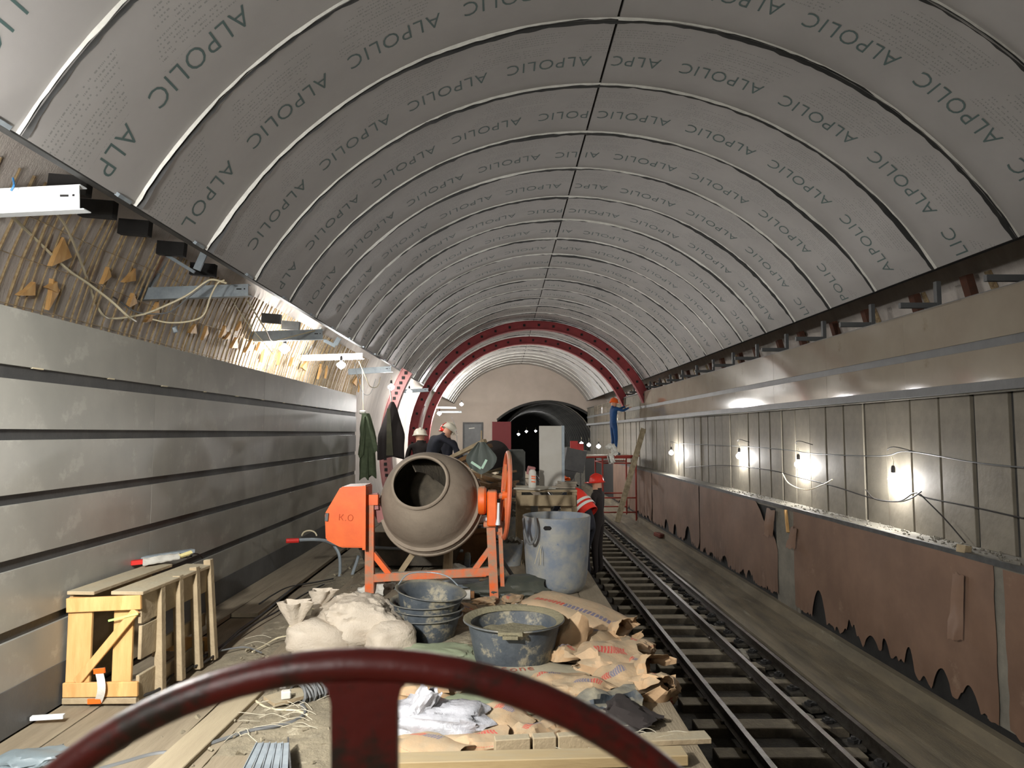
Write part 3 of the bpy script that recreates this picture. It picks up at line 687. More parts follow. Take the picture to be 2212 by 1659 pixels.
# scraps in the trench
mb = MB(); mb.box(aZ(1512, 1526, -1.42), (.1, .06, .02), rot=(.1, .1, .4)); tag(mb.build('green_scrap', mat('green_plastic', (30, 110, 80))), 'small green plastic scrap lying between the rails', 'scrap')
for q, lb in (((1425, 1160), 'reddish brick lump lying on the trench shoulder'),):
    p = aZ(*q, -1.1); mb = MB(); mb.box(p + Vector((0, 0, .05)), (.2, .3, .1), rot=(.1, .1, .4), bev=.02); tag(mb.build('brick_lump', mat('brick_red', (128, 66, 54), (100, 60, 50))), lb, 'brick')

# ================================================================== BROWN SHEETS ON THE RIGHT WALL
def sheet(y0, y1, seed, label, ztop=.475, zbot=-.955, spikes=(), torn=None):
    mb = MB(); n = max(30, int((y1 - y0) * 40)); m_ = 10
    def low(y):
        b = zbot + .03 + .28 * max(0, noise.noise(Vector((y * 2.6, seed, 0)))) + .16 * abs(noise.noise(Vector((y * 9, seed, 4))))
        for (yc, hw, h) in spikes:
            d = abs(y - yc) / hw
            if d < 1: b = max(b, zbot + .03 + h * (1 - d * d))
        return b
    def fn(u, v):
        y = y0 + (y1 - y0) * u; lo = low(y); z = lo + (ztop - lo) * v
        if torn:
            side, w_, zt = torn
            k = max(0, 1 - (u if side == 0 else 1 - u) * (y1 - y0) / w_)
            if z > zt: pass
            y += (1 if side == 0 else -1) * w_ * k * max(0, (z - zt)) / (ztop - zt + 1e-6) * (1 + .4 * noise.noise(Vector((z * 9, seed, 1))))
        y += .02 * noise.noise(Vector((z * 6, seed, 2))) * (1 if u in (0, 1) else .3)
        return Vector((XB - .004 + .014 * noise.noise(Vector((y * 1.3, z * 1.6, seed))) - .02 * max(0, .2 - v) * abs(noise.noise(Vector((y * 7, seed, 7)))) * 5, y, z))
    mb.grid(fn, n, m_)
    o = mb.build('brown_sheet', M_sheet, smooth=50); tag(o, label, 'sheet', 'brown protective sheets on the lower right wall'); return o
sheet(4.2, 6.0, 1.3, 'brown protective sheet at the picture edge, patched with a bare grey area', ztop=.46, spikes=((5.3, .12, .32), (4.9, .1, .22)))
sheet(6.12, 10.3, 2.7, 'wide brown protective sheet between the wooden block and the torn gap', spikes=((9.55, .22, .42), (7.45, .12, .3), (6.9, .16, .26), (8.2, .2, .2), (7.9, .1, .26), (6.5, .15, .24)))
sheet(10.95, 15.2, 3.9, 'brown protective sheet just beyond the torn gap with the batten', torn=(0, .9, -.1), spikes=((13.5, .2, .2), (12.2, .15, .18)))
sheet(15.25, 20.0, 5.1, 'brown protective sheet behind the leaning pole, with dark ragged foot', spikes=((16.2, .3, .4), (17.4, .2, .3), (18.3, .3, .3)))
sheet(20.1, 27.0, 6.1, 'far brown protective sheet behind the red scaffold')
# torn flaps
for (q, wq, hq, sd, lb) in (((1668, 1100), .35, .42, 1, 'torn brown flap curling off the sheet above the gap'), ((1718, 1140), .2, .3, 2, 'small brown flap hanging right of the batten'), ((2075, 1240), .16, .6, 3, 'long torn brown flap curling near the picture edge')):
    p = aX(*q, XB - .01); mb = MB()
    def ff(u, v, p=p, wq=wq, hq=hq, sd=sd):
        return p + Vector((-.02 - .12 * v * u * (1 + .4 * noise.noise(Vector((u * 3, v * 3, sd)))), (u - .5) * wq * (1 - .75 * v), -v * hq + .06 * noise.noise(Vector((u * 5, v * 5, sd)))))
    mb.grid(ff, 6, 8); tag(mb.build('paper_flap', M_sheet, smooth=True, solid=.003), lb, 'flap')

# ================================================================== CONCRETE MIXER
YM = 6.9
cm = thing('concrete_mixer', 'orange concrete mixer with a cement coated drum standing on the deck', 'mixer', (-.68, YM, 0))
def M(px, py, dy=0): return aY(px, py, YM + dy)
ctr = M(930, 1085, .15); elev = math.radians(27); yawd = math.radians(-7)
axis = Vector((math.sin(yawd) * math.cos(elev) , -math.cos(yawd) * math.cos(elev), math.sin(elev)))
q = axis.to_track_quat('Z', 'Y').to_matrix().to_4x4(); dm = Matrix.Translation(ctr) @ q
prof = [(.30, -.36), (.42, -.27), (.475, -.14), (.485, -.05), (.51, -.045), (.515, -.02), (.49, -.01), (.485, .0), (.515, .01), (.515, .035), (.485, .04), (.475, .06), (.468, .12), (.455, .18), (.43, .26), (.395, .34), (.345, .415), (.295, .47), (.268, .495), (.262, .515), (.252, .515), (.250, .495)]
mb = MB(); mb.lathe(prof, 56, dm, wob=.012, cap0=True); drum = mb.build('drum', M_drum, cm, smooth=35)
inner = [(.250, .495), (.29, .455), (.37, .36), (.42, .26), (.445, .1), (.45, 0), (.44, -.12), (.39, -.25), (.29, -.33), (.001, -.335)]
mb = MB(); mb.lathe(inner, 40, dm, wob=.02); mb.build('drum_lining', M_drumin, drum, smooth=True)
mb = MB(); mb.lathe([(.25, .505), (.25, .524), (.268, .528), (.278, .515), (.268, .498)], 48, dm); mb.build('mouth_rim', M_drum, drum, smooth=True)
for k in range(2):
    a = 1.2 + k * 3.1; mb = MB()
    def fb(u, v, a=a):
        t_ = -.28 + .6 * u; rr = (.43 - .26 * max(0, t_ - .1)) - .16 * v; aa = a + u * .9
        return dm @ Vector((rr * math.cos(aa), rr * math.sin(aa), t_))
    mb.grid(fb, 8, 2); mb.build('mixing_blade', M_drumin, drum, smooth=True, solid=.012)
mb = MB(); mb.lathe([(.49, -.10), (.528, -.095), (.532, -.07), (.528, -.055), (.49, -.05)], 56, dm); mb.build('ring_gear', M_drum, drum, smooth=40)
mb = MB(); mb.lathe([(.488, -.05), (.50, -.046), (.50, -.030), (.488, -.026)], 56, dm); mb.build('joint_groove', M_dark, drum, smooth=40)
# motor housing
def poly_px(pts, dy): return [M(x, y, dy) for x, y in pts]
hp = [(701, 1110), (735, 1052), (787, 1050), (788, 1184), (735, 1183), (703, 1166)]
mb = MB(); mb.prism(poly_px(hp, -.12), (0, .42, 0)); bmesh.ops.bevel(mb.bm, geom=list(mb.bm.edges), offset=.012, segments=2, affect='EDGES')
hs = mb.build('motor_housing', M_orange, cm, smooth=30)
mb = MB(); mb.box(M(787, 1118, -.13), (.03, .03, .61), rot=(0, -.01, 0)); mb.build('housing_lip', M_orange, hs)
mb = MB(); mb.box(M(706, 1117, -.135), (.028, .02, .075), rot=(0, .1, 0)); mb.build('latch', M_steel, hs)
# handwritten letters
km = word_mesh('К.О', .085, -.001); o = obj_from('lettering', km, hs); km.materials.append(mat('orange_ink', (176, 66, 24))); pp = M(730, 1124, -.125) - wpos(hs)
o.location = pp; o.rotation_euler = (math.pi / 2, .06, 0)
mb = MB(); mb.beam(M(799, 1080, 0), M(799, 1300, 0), .085, .07, up=(0, 1, 0)); mb.build('frame_post', M_orangeD, cm)
mb = MB(); mb.beam(M(786, 1079, 0), M(818, 1079, 0), .09, .10); mb.build('post_cap', M_orange, cm)
mb = MB(); mb.beam(M(811, 1065, .02), M(813, 1100, .02), .05, .05, up=(0, 1, 0)); mb.beam(M(812, 1092, .05), M(826, 1125, .1), .09, .03, up=(0, 1, 0)); mb.build('pivot_bracket', M_ribpink, cm)
mb = MB(); mb.beam(M(806, 1248, 0), M(1065, 1233, 0), .06, .075); mb.build('cross_bar', M_orangeD, cm)
mb = MB(); mb.beam(M(806, 1195, .02), M(842, 1240, .02), .05, .07, up=(0, 1, 0)); mb.build('brace', M_orange, cm)
mb = MB(); mb.beam(M(1062, 1180, .02), M(1021, 1236, .02), .05, .07, up=(0, 1, 0)); mb.build('brace', M_orangeD, cm)
mb = MB(); mb.beam(M(1060, 1130, 0), M(1068, 1298, 0), .085, .07, up=(0, 1, 0)); mb.build('frame_post', M_orangeD, cm)
mb = MB(); mb.beam(M(1080, 1135, .05), M(1086, 1278, .05), .04, .04, up=(0, 1, 0)); mb.build('rear_post', M_orangeD, cm)
mb = MB(); mb.beam(M(1066, 1152, .02), M(1084, 1152, .05), .03, .03); mb.build('tie_bar', M_orangeD, cm)
mb = MB(); mb.beam(M(903, 1180, .5), M(858, 1246, .5), .055, .05, up=(0, 1, 0)); mb.build('support_leg', M_woodd, cm)
mb = MB(); mb.beam(M(804, 1250, .9), M(1050, 1240, .9), .05, .05); mb.beam(M(804, 1240, 0), M(804, 1236, .9), .05, .05, up=(1, 0, 0)); mb.beam(M(1062, 1236, 0), M(1055, 1240, .9), .05, .05, up=(1, 0, 0)); mb.build('base_frame', M_orangeD, cm)
# yoke, trunnion and tilting gear on the right
xa = Matrix.Rotation(math.pi / 2, 4, 'Y')
mb = MB(); mb.lathe([(.001, -.04), (.13, -.04), (.14, -.02), (.14, .02), (.12, .04), (.001, .04)], 28, Matrix.Translation(M(1042, 1081, .05)) @ xa); mb.build('trunnion_disc', M_orange, cm, smooth=40)
mb = MB(); mb.box(M(1063, 1097, .0), (.095, .2, .34), bev=.012); mb.build('gear_case', M_orange, cm)
mb = MB(); mb.box(M(1058, 1132, .0), (.12, .12, .05), bev=.008); mb.build('collar', M_orangeD, cm)
mb = MB(); mb.tube([M(1068, 1072, .0), M(1092, 1070, .0)], .03, 10); mb.build('wheel_axle', M_orangeD, cm)
mb = MB(); mb.tube([M(1077, 1086, -.12), M(1076, 1120, -.12), M(1075, 1134, -.12)], [.012, .014, .024], 10); mb.build('grease_lever', M_white, cm, smooth=True)
mb = MB(); mb.tube([M(1020, 1125, .25), M(1052, 1120, .25)], .035, 10); mb.build('drum_shaft', M_white, cm, smooth=True)
mb = MB(); mb.beam(M(1005, 1139, .25), M(1055, 1136, .25), .05, .03); mb.build('yoke_arm', M_steel, cm)
# tilt wheel (edge on)
wc = M(1093, 1069, 0); R0 = .415; tl = Matrix.Translation(wc) @ Matrix.Rotation(math.radians(4), 4, 'Z') @ Matrix.Rotation(math.radians(3), 4, 'Y')
ring = [tl @ Vector((0, R0 * math.cos(2 * math.pi * i / 40), R0 * math.sin(2 * math.pi * i / 40))) for i in range(40)]
mb = MB(); mb.tube(ring, .022, 8, closed=True); tw = mb.build('tilt_wheel', mat('faded_orange', (214, 112, 74), (196, 98, 62), rough=.6, dust=DUST), cm, smooth=True)
for k in range(4):
    a = math.pi / 4 + k * math.pi / 2; mb = MB(); mb.beam(tl @ Vector((0, 0, 0)), tl @ Vector((0, R0 * math.cos(a), R0 * math.sin(a))), .03, .02); mb.build('spoke', M_orange, tw)
mb = MB(); mb.tube([tl @ Vector((-.04, 0, 0)), tl @ Vector((.04, 0, 0))], .05, 12); mb.build('wheel_hub', M_orange, tw, smooth=True)

# ================================================================== WHEELBARROW behind the mixer
YB_ = 8.1
def Bq(px, py, dy=0): return aY(px, py, YB_ + dy)
wb = thing('wheelbarrow', 'grey tubular wheelbarrow parked behind the orange mixer', 'wheelbarrow', (-1.2, YB_, 0))
mb = MB(); mb.tube(catmull([Bq(622, 1168, -.5), Bq(690, 1166, -.3), Bq(760, 1180), Bq(1000, 1190, .3)], 5), .018, 8); mb.build('handle_tube', M_galv, wb, smooth=True)
mb = MB(); mb.tube([Bq(618, 1168.5, -.5), Bq(645, 1167.5, -.45)], .026, 8); mb.build('handle_grip', M_redp, wb, smooth=True)
mb = MB(); mb.tube(catmull([Bq(720, 1175, 0), Bq(733, 1200), Bq(734, 1240), Bq(728, 1262), Bq(733, 1280)], 5), .018, 8); mb.build('leg', M_galv, wb, smooth=True)
mb = MB(); mb.tube([Bq(775, 1200, 0), Bq(752, 1268, 0)], .018, 8); mb.build('leg', M_galv, wb)
mb = MB()
def tray(u, v):
    x = -1 + 2 * u; k = .62 + .38 * v
    p = Bq(760 + 250 * u, 1225 - 75 * v, .1); p.y = YB_ + .35 + (v * .25); return p
b0 = [Bq(790, 1222, .2), Bq(980, 1222, .2), Bq(980, 1222, .7), Bq(790, 1222, .7)]; b1 = [Bq(760, 1150, .1), Bq(1010, 1150, .1), Bq(1010, 1150, .9), Bq(760, 1150, .9)]
va = [mb.bm.verts.new(p) for p in b0]; vb = [mb.bm.verts.new(p) for p in b1]; mb.bm.faces.new(va)
for i in range(4): mb.bm.faces.new((va[i], va[(i + 1) % 4], vb[(i + 1) % 4], vb[i]))
mb.build('tray', mat('dark_tray', (66, 62, 56), (90, 84, 72), rough=.8, dust=DUST), wb, solid=.006)
mb = MB(); mb.lathe([(.12, -.04), (.17, -.03), (.18, 0), (.17, .03), (.12, .04)], 20, Matrix.Translation(Bq(1010, 1225, .4)) @ xa); mb.build('wheel', M_blk, wb, smooth=True)
cable('coiled_wire', [Bq(668 + 16 * math.cos(a), 1158 - 12 * abs(math.sin(a)), -.1 + .02 * a) for a in [i * .5 for i in range(26)]], .008, M_cablew, 'small loops of pale wire hanging at the wheelbarrow handle', 'wire', n=2)

# ================================================================== CRATE
CP = Vector((-2.66, 4.40, 0)); cr = thing('wooden_crate', 'open slatted wooden crate of fresh pine standing by the left wall', 'crate', (-2.35, 4.85, 0))
fx0, fx1 = -2.652, -2.20; fy = 4.36; L = .86; h = .66
ang = math.radians(-3.5)
def cw(x, y, z): 
    v = Matrix.Rotation(ang, 3, 'Z') @ Vector((x - fx0, y - fy, 0)); return Vector((fx0 + .012 + v.x, fy + v.y, z))
def cbeam(a, b, wd, ht, up=(0, 0, 1), nm='slat', m=M_wood, par=None):
    mb = MB(); u = Matrix.Rotation(ang, 3, 'Z') @ Vector(up); mb.beam(cw(*a), cw(*b), wd, ht, up=u, bev=.003); return mb.build(nm, m, par or cr)
fw = fx1 - fx0
cbeam((fx0 + .075, fy, .03), (fx0 + .075, fy, h - .03), .15, .022, up=(0, 1, 0), nm='front_board')
cbeam((fx0 + .335, fy + .02, .06), (fx0 + .335, fy + .02, h - .03), .12, .022, up=(0, 1, 0), nm='front_board')
cbeam((fx0, fy - .022, h - .075), (fx1 + .01, fy - .022, h - .05), .022, .085, nm='top_rail')
cbeam((fx0, fy - .022, .085), (fx1 + .01, fy - .022, .10), .022, .085, nm='bottom_rail')
cbeam((fx0 + .08, fy - .02, .13), (fx1 - .02, fy - .02, h - .10), .022, .05, nm='diagonal_brace')
cbeam((fx0, fy - .02, .022), (fx1, fy - .01, .03), .03, .035, nm='ragged_sill', m=M_woodd)
for i, (yy, w_) in enumerate(((.02, .02), (.20, .05), (.42, .05), (.64, .05), (.84, .05))):
    if i: cbeam((fx1 + .015 + .01 * i, fy + yy, .0), (fx1 - .005, fy + yy, h - .01 + .015 * i), w_, .022 + .03, up=(1, 0, 0), nm='side_post', m=M_woodd)
cbeam((fx1 - .01, fy, h - .10), (fx1 - .01, fy + L, h - .09), .022, .17, nm='side_board', m=M_woodd)
cbeam((fx1 - .01, fy + .0, .09), (fx1 - .01, fy + .2, .09), .022, .16, nm='side_board', m=M_woodd)
cbeam((fx1 - .01, fy + .01, .36), (fx1 - .01, fy + .2, .36), .022, .2, nm='side_board', m=M_woodd)
cbeam((fx1 - .03, fy + .2, .26), (fx1 - .03, fy + L, .28), .022, .09, nm='side_board', m=M_woodd)
cbeam((fx1 - .03, fy + .2, .07), (fx1 - .03, fy + L, .07), .022, .11, nm='side_board', m=M_woodd)
cbeam((fx0 + .085, fy - .03, h), (fx0 + .085, fy + L, h), .17, .022, nm='top_board', m=M_woodd)
cbeam((fx0 + .375, fy - .03, h + .003), (fx0 + .375, fy + L, h + .003), .20, .022, nm='top_board', m=M_woodd)
cbeam((fx0 + .01, fy, .35), (fx0 + .01, fy + L, .35), .022, .6, nm='back_board', m=M_woodd)
cbeam((fx0 + .06, fy + L, h - .1), (fx1, fy + L, h - .1), .022, .09, nm='rear_rail')
cbeam((fx0 + .06, fy + L, .1), (fx1, fy + L, .1), .022, .1, nm='rear_rail')
mb = MB(); mb.beam(cw(fx0 + .27, fy - .035, .50), cw(fx1 + .0, fy - .035, .545), .003, .012); mb.build('green_strap', mat('green_strap', (170, 220, 120), rough=.5), cr)
# peeled sticker remains
mb = MB()
def st(u, v): return cw(fx0 + .20 + .05 * v + .04 * math.sin(u * 3.1), fy - .036 - .03 * math.sin(u * 3), .02 + .19 * u)
mb.grid(st, 8, 3); tag(mb.build('torn_wrapper', M_paper, smooth=True, solid=.002), 'torn white and orange wrapper hooked on the crate bottom rail', 'wrapper')
mb = MB(); mb.beam(cw(fx0 + .20, fy - .045, .205), cw(fx0 + .27, fy - .05, .215), .01, .03); mb.beam(cw(fx0 + .17, fy - .045, .03), cw(fx0 + .25, fy - .045, .035), .01, .03)
tag(mb.build('orange_scrap', M_orange), 'orange foil scraps at the crate front', 'scrap')
# tools on top
def ct(px, py, z=.68): return aZ(px, py, z)
lv = thing('spirit_level', 'long grey and dark blue bar tool lying on top of the crate', 'tool', ct(340, 1200))
mb = MB(); mb.beam(ct(266, 1213, .70), ct(417, 1190, .70), .05, .03); mb.build('upper_edge', M_galv, lv)
mb = MB(); mb.beam(ct(268, 1219, .685), ct(412, 1198, .685), .045, .03); mb.build('lower_edge', M_navy, lv)
mb = MB(); mb.beam(ct(282, 1216, .70), ct(318, 1212, .70), .05, .03); tag(mb.build('red_box', M_redp), 'small red object beside the bar tool on the crate', 'box')
mb = MB()
def glove(u, v): p = ct(308 + 80 * u, 1222 - 14 * u - 10 * v, .69); p.z += .02 * math.sin(v * 3.1) + .015 * noise.noise(Vector((u * 5, v * 4, 1))); return p
mb.grid(glove, 12, 5); tag(mb.build('cloth_glove', M_paper, smooth=True, solid=-.01), 'crumpled cream work glove lying on top of the crate', 'glove')
mb = MB(); mb.tube([ct(385, 1203, .70), ct(412, 1194, .71)], [.016, .018], 8); tag(mb.build('yellow_handle', mat('pale_yellow', (226, 214, 150), rough=.5), smooth=True), 'pale yellow tool handle on the crate corner', 'handle')
mb = MB(); mb.tube(catmull([ct(405, 1205, .69), ct(418, 1196, .74), ct(430, 1198, .70), ct(438, 1206, .66)], 4), .006, 6); tag(mb.build('black_clamp', M_cabled), 'small black spring clamp at the far end of the crate top', 'clamp')

# ================================================================== DIRT ON THE DECK
mb = MB()
def dirt(u, v):
    x = -2.1 + 3.0 * u; y = 2.4 + 7.6 * v
    e = min(1, (x + 2.1) / .7, (.92 - x) / .12 if x > .6 else 1, (9.9 - y) / 2)
    n = noise.fractal(Vector((x * 1.6, y * 1.6, 2)), 1, 2, 5)
    f = noise.fractal(Vector((x * 9, y * 9, 5)), .8, 2, 4)
    return Vector((x, y, -.030 + (.052 + .022 * n + .010 * f) * max(0, e) ** .6))
mb.grid(dirt, 150, 300); tag(mb.build('dirt', M_dirt, smooth=True), 'trodden grey cement dirt spread over the deck planks', 'dirt', kind='stuff')
mb = MB(); rr = random.Random(11)
for i in range(900):
    x = rr.uniform(-1.9, .9); y = 2.6 + rr.random() ** 1.3 * 7; s = rr.uniform(.006, .022)
    mb.box((x, y, .024 + s * .3), (s * rr.uniform(.6, 1.6), s * rr.uniform(.6, 2), s * .7), rot=(rr.random(), rr.random(), rr.random() * 3))
tag(mb.build('debris', M_dirt), 'small chips and crumbs scattered across the deck', 'debris', kind='stuff')
mb = MB()
def straw_cluster(cx_, cy_, n, sx, sy, ln):
    for i in range(n):
        p = aZ(cx_ + rr.uniform(-sx, sx), cy_ + rr.uniform(-sy, sy), .03); a = rr.uniform(-.5, .6) + (math.pi if rr.random() < .5 else 0); L_ = rr.uniform(.4, 1) * ln
        pts = [p + Vector((math.cos(a) * L_ * t, math.sin(a) * L_ * t * .7 + .03 * math.sin(t * 4 + i), .006 + .02 * math.sin(t * 3.1))) for t in (0, .33, .66, 1)]
        mb.tube(catmull(pts, 3), .0018, 4)
straw_cluster(630, 1545, 16, 60, 35, .22); straw_cluster(560, 1570, 7, 100, 50, .14); straw_cluster(610, 1400, 6, 30, 30, .2); straw_cluster(1450, 1590, 7, 60, 25, .3); straw_cluster(1190, 1630, 8, 70, 25, .25)
tag(mb.build('straw', mat('grey_twine', (176, 170, 150), rough=.8, bump=0)), 'loose pale fibres and twine ends strewn over the dirt', 'twine', kind='stuff')

# ================================================================== SACKS AND PAPER BAGS
def sack(name, c, size, rot, m, label, cat='sack', grp=None, seed=0, wr=.06, fr=2.2, nu=36, nv=24, ex=.62, parent=None, smooth=60):
    mb = MB(); E = Euler(rot).to_matrix(); c = Vector(c); sz = Vector(size) / 2
    def sp(v, e): return math.copysign(abs(v) ** e, v)
    def fn(u, v):
        th = -math.pi + 2 * math.pi * u; ph = -math.pi / 2 + math.pi * v
        d = Vector((sp(math.cos(ph), ex) * sp(math.cos(th), ex), sp(math.cos(ph), ex) * sp(math.sin(th), ex), sp(math.sin(ph), .8)))
        q = d * fr + Vector((seed * 3.1, seed * 1.7, seed))
        k = 1 + wr * 2 * noise.noise(q * .8) + wr * (1 - abs(noise.noise(q * 2.3)) * 2) * .8 + wr * .5 * noise.noise(q * 5)
        k -= .12 * (abs(d.x) > .9) * 0
        p = Vector((d.x * sz.x, d.y * sz.y, d.z * sz.z * (1 - .25 * abs(d.x) ** 3))) * k
        return c + E @ p
    def uvf(u, v):
        th = -math.pi + 2 * math.pi * u; ph = -math.pi / 2 + math.pi * v
        x = sp(math.cos(ph), ex) * sp(math.cos(th), ex); y = sp(math.cos(ph), ex) * sp(math.sin(th), ex)
        return (x * .5 + .5, y * .5 + .5)
    mb.grid(fn, nu, nv, uvf, closeu=True)
    o = mb.build(name, m, parent, smooth=smooth)
    if not parent: tag(o, label, cat, grp)
    return o
def crumple(name, c, size, rot, m, label, cat='paper bag', grp='torn paper bags heaped by the trench edge', seed=0, nu=26, nv=20, amp=.3, curl=.6):
    """a torn bag: a sheet folded over into an open tube, creased sharply"""
    mb = MB(); E = Euler(rot).to_matrix(); c = Vector(c); sx, sy, sz = size
    def fn(u, v):
        th = 2 * math.pi * u * (1 - .12 * curl); x = (v - .5) * sx
        q = Vector((math.cos(th) * 1.4 + seed * 5.3, math.sin(th) * 1.4, v * 2.6 + seed))
        rg = 1 - 2 * abs(noise.noise(q * 1.1)); rg2 = 1 - 2 * abs(noise.noise(q * 2.7)); n3 = noise.noise(q * .6)
        r = 1 + amp * (.7 * rg + .35 * rg2 + .9 * n3 - .4)
        pin = .35 + .65 * min(1, v * 3.2)
        tear = (1 + .25 * noise.noise(Vector((th * 2.2, seed, 3)))) if v > .8 else 1
        p = Vector((x * tear + .12 * sx * noise.noise(q * 1.3), math.cos(th) * sy * .5 * r * pin, math.sin(th) * sz * .5 * r * pin + .2 * sz * n3))
        return c + E @ p
    mb.grid(fn, nu, nv, lambda u, v: (v, (u * 2) % 1.0))
    o = mb.build(name, m, smooth=24, solid=.002); return tag(o, label, cat, grp)
def P(px, py, z=0.0): return aZ(px, py, z)
sack('filled_sack', P(780, 1345, .19) , (.56, .46, .36), (.12, .18, .25), M_sackw, 'large filled white woven sack slumped beside the black basins', seed=1, wr=.13, fr=1.6, nu=60, nv=40)
sack('filled_sack', P(842, 1378, .12), (.34, .40, .26), (0, 0, .5), M_sackw, 'white sack pressed between the big sack and the basin stack', seed=4)
def tied(px, py, z, s, label, seed, tilt=0):
    p = P(px, py, z); t = thing('tied_sack', label, 'sack', p)
    sack('body', p + Vector((.10 * s, .06, .02)), (.44 * s, .34 * s, .26 * s), (0, .15, .2), M_sackw, '', seed=seed, parent=t)
    mb = MB()
    def fn(u, v):
        th = 2 * math.pi * u; r = s * (.03 + .085 * v * (1 + .35 * math.sin(th * 5 + seed) + .3 * noise.noise(Vector((math.cos(th) * 2, math.sin(th) * 2, v * 3 + seed)))))
        return p + Vector((-.06 * s + r * math.cos(th) + tilt * v, r * math.sin(th) * .7, .12 * s + .17 * s * v))
    mb.grid(fn, 28, 7, closeu=True); mb.build('gathered_neck', M_sackw, t, smooth=60, solid=.003)
    mb = MB(); c = p + Vector((-.06 * s, 0, .125 * s)); mb.tube([c + Vector((.036 * s * math.cos(a), .03 * s * math.sin(a), 0)) for a in [i * .524 for i in range(12)]], .007, 5, closed=True); mb.build('tie_string', M_cablew, t)
tied(655, 1392, .10, 1.05, 'small tied white sack with an upright gathered neck, left of the big sack', 3)
tied(698, 1345, .18, .85, 'second tied white sack neck flopping behind the small tied sack', 8, .05)
cable('twine', [P(635, 1372, .1), P(600, 1378, .05), P(570, 1395, .03), P(545, 1408, .03)], .006, M_cablew, 'pale twine trailing left from the small tied sack', 'twine')
cable('twine', [P(700, 1355, .2), P(672, 1362, .15), P(650, 1358, .12)], .005, M_cablew, 'short twine between the two tied sacks', 'twine')
# full cement sacks
sack('cement_sack', P(1243, 1330, .14), (.92, .46, .19), (.10, .14, -.62), M_sackc, 'full brown cement sack with red and blue print lying on top by the barrel', seed=6, wr=.04)
sack('cement_sack', P(1205, 1368, .05), (.62, .40, .14), (0, 0, -.35), M_sackc, 'flat cement sack squeezed under the top cement sack', seed=9, wr=.05)
BG = [
 (1222, 1392, .10, (.34, .30, .24), (.1, -.9, .9), M_kraft, 'upright torn bag with a red and blue printed band beside the wide tub', .15),
 (1283, 1396, .06, (.40, .30, .16), (.2, .1, .5), M_kraft, 'crumpled bag just right of the upright printed bag', .3),
 (1338, 1372, .08, (.34, .22, .18), (.3, -.5, -1.1), M_kraft, 'folded bag leaning at the trench edge below the top cement sack', .3),
 (1366, 1405, .05, (.30, .24, .16), (0, .4, 1.2), M_kraftr, 'pinkish bag with a dark opening on the trench edge', .35),
 (1312, 1432, .08, (.46, .40, .18), (.15, .1, .2), M_kraftr, 'broad torn bag with red print in the middle of the heap', .25),
 (1222, 1425, .07, (.30, .24, .18), (.2, .1, 2.4), M_kraft, 'bag gaping open in front of the printed band bag', .3),
 (1385, 1455, .07, (.36, .28, .20), (.2, -.3, -.9), M_kraft, 'creased bag at the edge over the track', .3),
 (1412, 1490, .05, (.34, .28, .20), (.1, .5, 1.9), M_kraft, 'bag with a curled open mouth, furthest over the trench', .35),
 (1340, 1482, .05, (.42, .32, .16), (.1, 0, .4), M_kraft, 'flattened bag in front of the broad red printed bag', .25),
 (1262, 1500, .05, (.36, .28, .14), (.2, .1, 2.9), M_kraft, 'torn bag beside the dark rag', .3),
 (1200, 1478, .05, (.40, .30, .12), (0, .1, .3), M_kraft, 'flat torn bag half behind the handwheel rim', .25),
 (1232, 1540, .04, (.30, .22, .14), (0, .3, 2.2), M_kraftr, 'bag with a patch of pink print below the dark rag', .3),
 (1160, 1590, .03, (.30, .22, .12), (0, .1, .9), M_kraft, 'curled bag scraps behind the cut boards', .35),
 (1090, 1560, .04, (.30, .26, .12), (.1, .2, -.4), M_kraft, 'smooth tan bag piece under the handwheel rim', .2),
 (1030, 1602, .03, (.34, .22, .10), (0, 0, .1), M_kraftr, 'bag with faded pink print near the long board', .2),
 (930, 1612, .03, (.42, .26, .08), (0, 0, -.5), M_kraft, 'tan bag with red and blue print beside the wheel spoke', .15),
 (905, 1570, .03, (.30, .22, .08), (0, .1, .6), M_kraftr, 'bag edge with red stripes below the shiny plastic bag', .15),
 (905, 1497, .05, (.34, .28, .16), (0, .2, .4), M_kraft, 'stuffed tan bag right behind the wheel spoke', .2),
 (966, 1490, .05, (.28, .24, .16), (0, .2, 2.0), M_kraft, 'second stuffed tan bag beside the first behind the wheel spoke', .2),
]
for i, (px, py, z, s, r, m, lb, amp) in enumerate(BG): crumple('paper_bag', P(px, py, z), s, r, m, lb, seed=i + 1, amp=amp)
sack('woven_sheet', P(1105, 1470, .03), (1.0, .52, .10), (0, 0, .12), M_sackw if False else mat('grey_cream_sack', (168, 160, 138), (152, 146, 126), rough=.6, bump=.3, bscale=10), 'flat cream plastic sack with faint red writing lying before the wide tub', seed=12, wr=.09)
sack('green_film', P(945, 1418, .04), (.62, .34, .12), (0, 0, -.1), M_green, 'greenish plastic film bundle in front of the basin stack', 'film', seed=14, wr=.12)
sack('green_film', P(1045, 1528, .03), (.55, .40, .08), (0, 0, .3), M_green, 'pale green plastic film spread behind the shiny bag', 'film', seed=15, wr=.12)
sm = word_mesh('Sone', .10, 0); o = obj_from('lettering', sm, None); sm.materials.append(mat('brown_red_ink', (150, 84, 66))); o.location = P(1085, 1452, .085); o.rotation_euler = (.1, 0, .2)
tag(o, 'faint red handwriting on the flat cream sack', 'writing')
sack('plastic_bag', P(944, 1552, .07), (.58, .30, .17), (0, .06, -.12), M_plas, 'shiny white plastic bag lying right of the wheel spoke', 'bag', seed=17, wr=.16, fr=3)
crumple('plastic_twist', P(905, 1532, .14), (.24, .12, .10), (.2, -.9, .4), M_plas, 'twisted mouth of the shiny plastic bag', 'bag', None, seed=22, amp=.4)
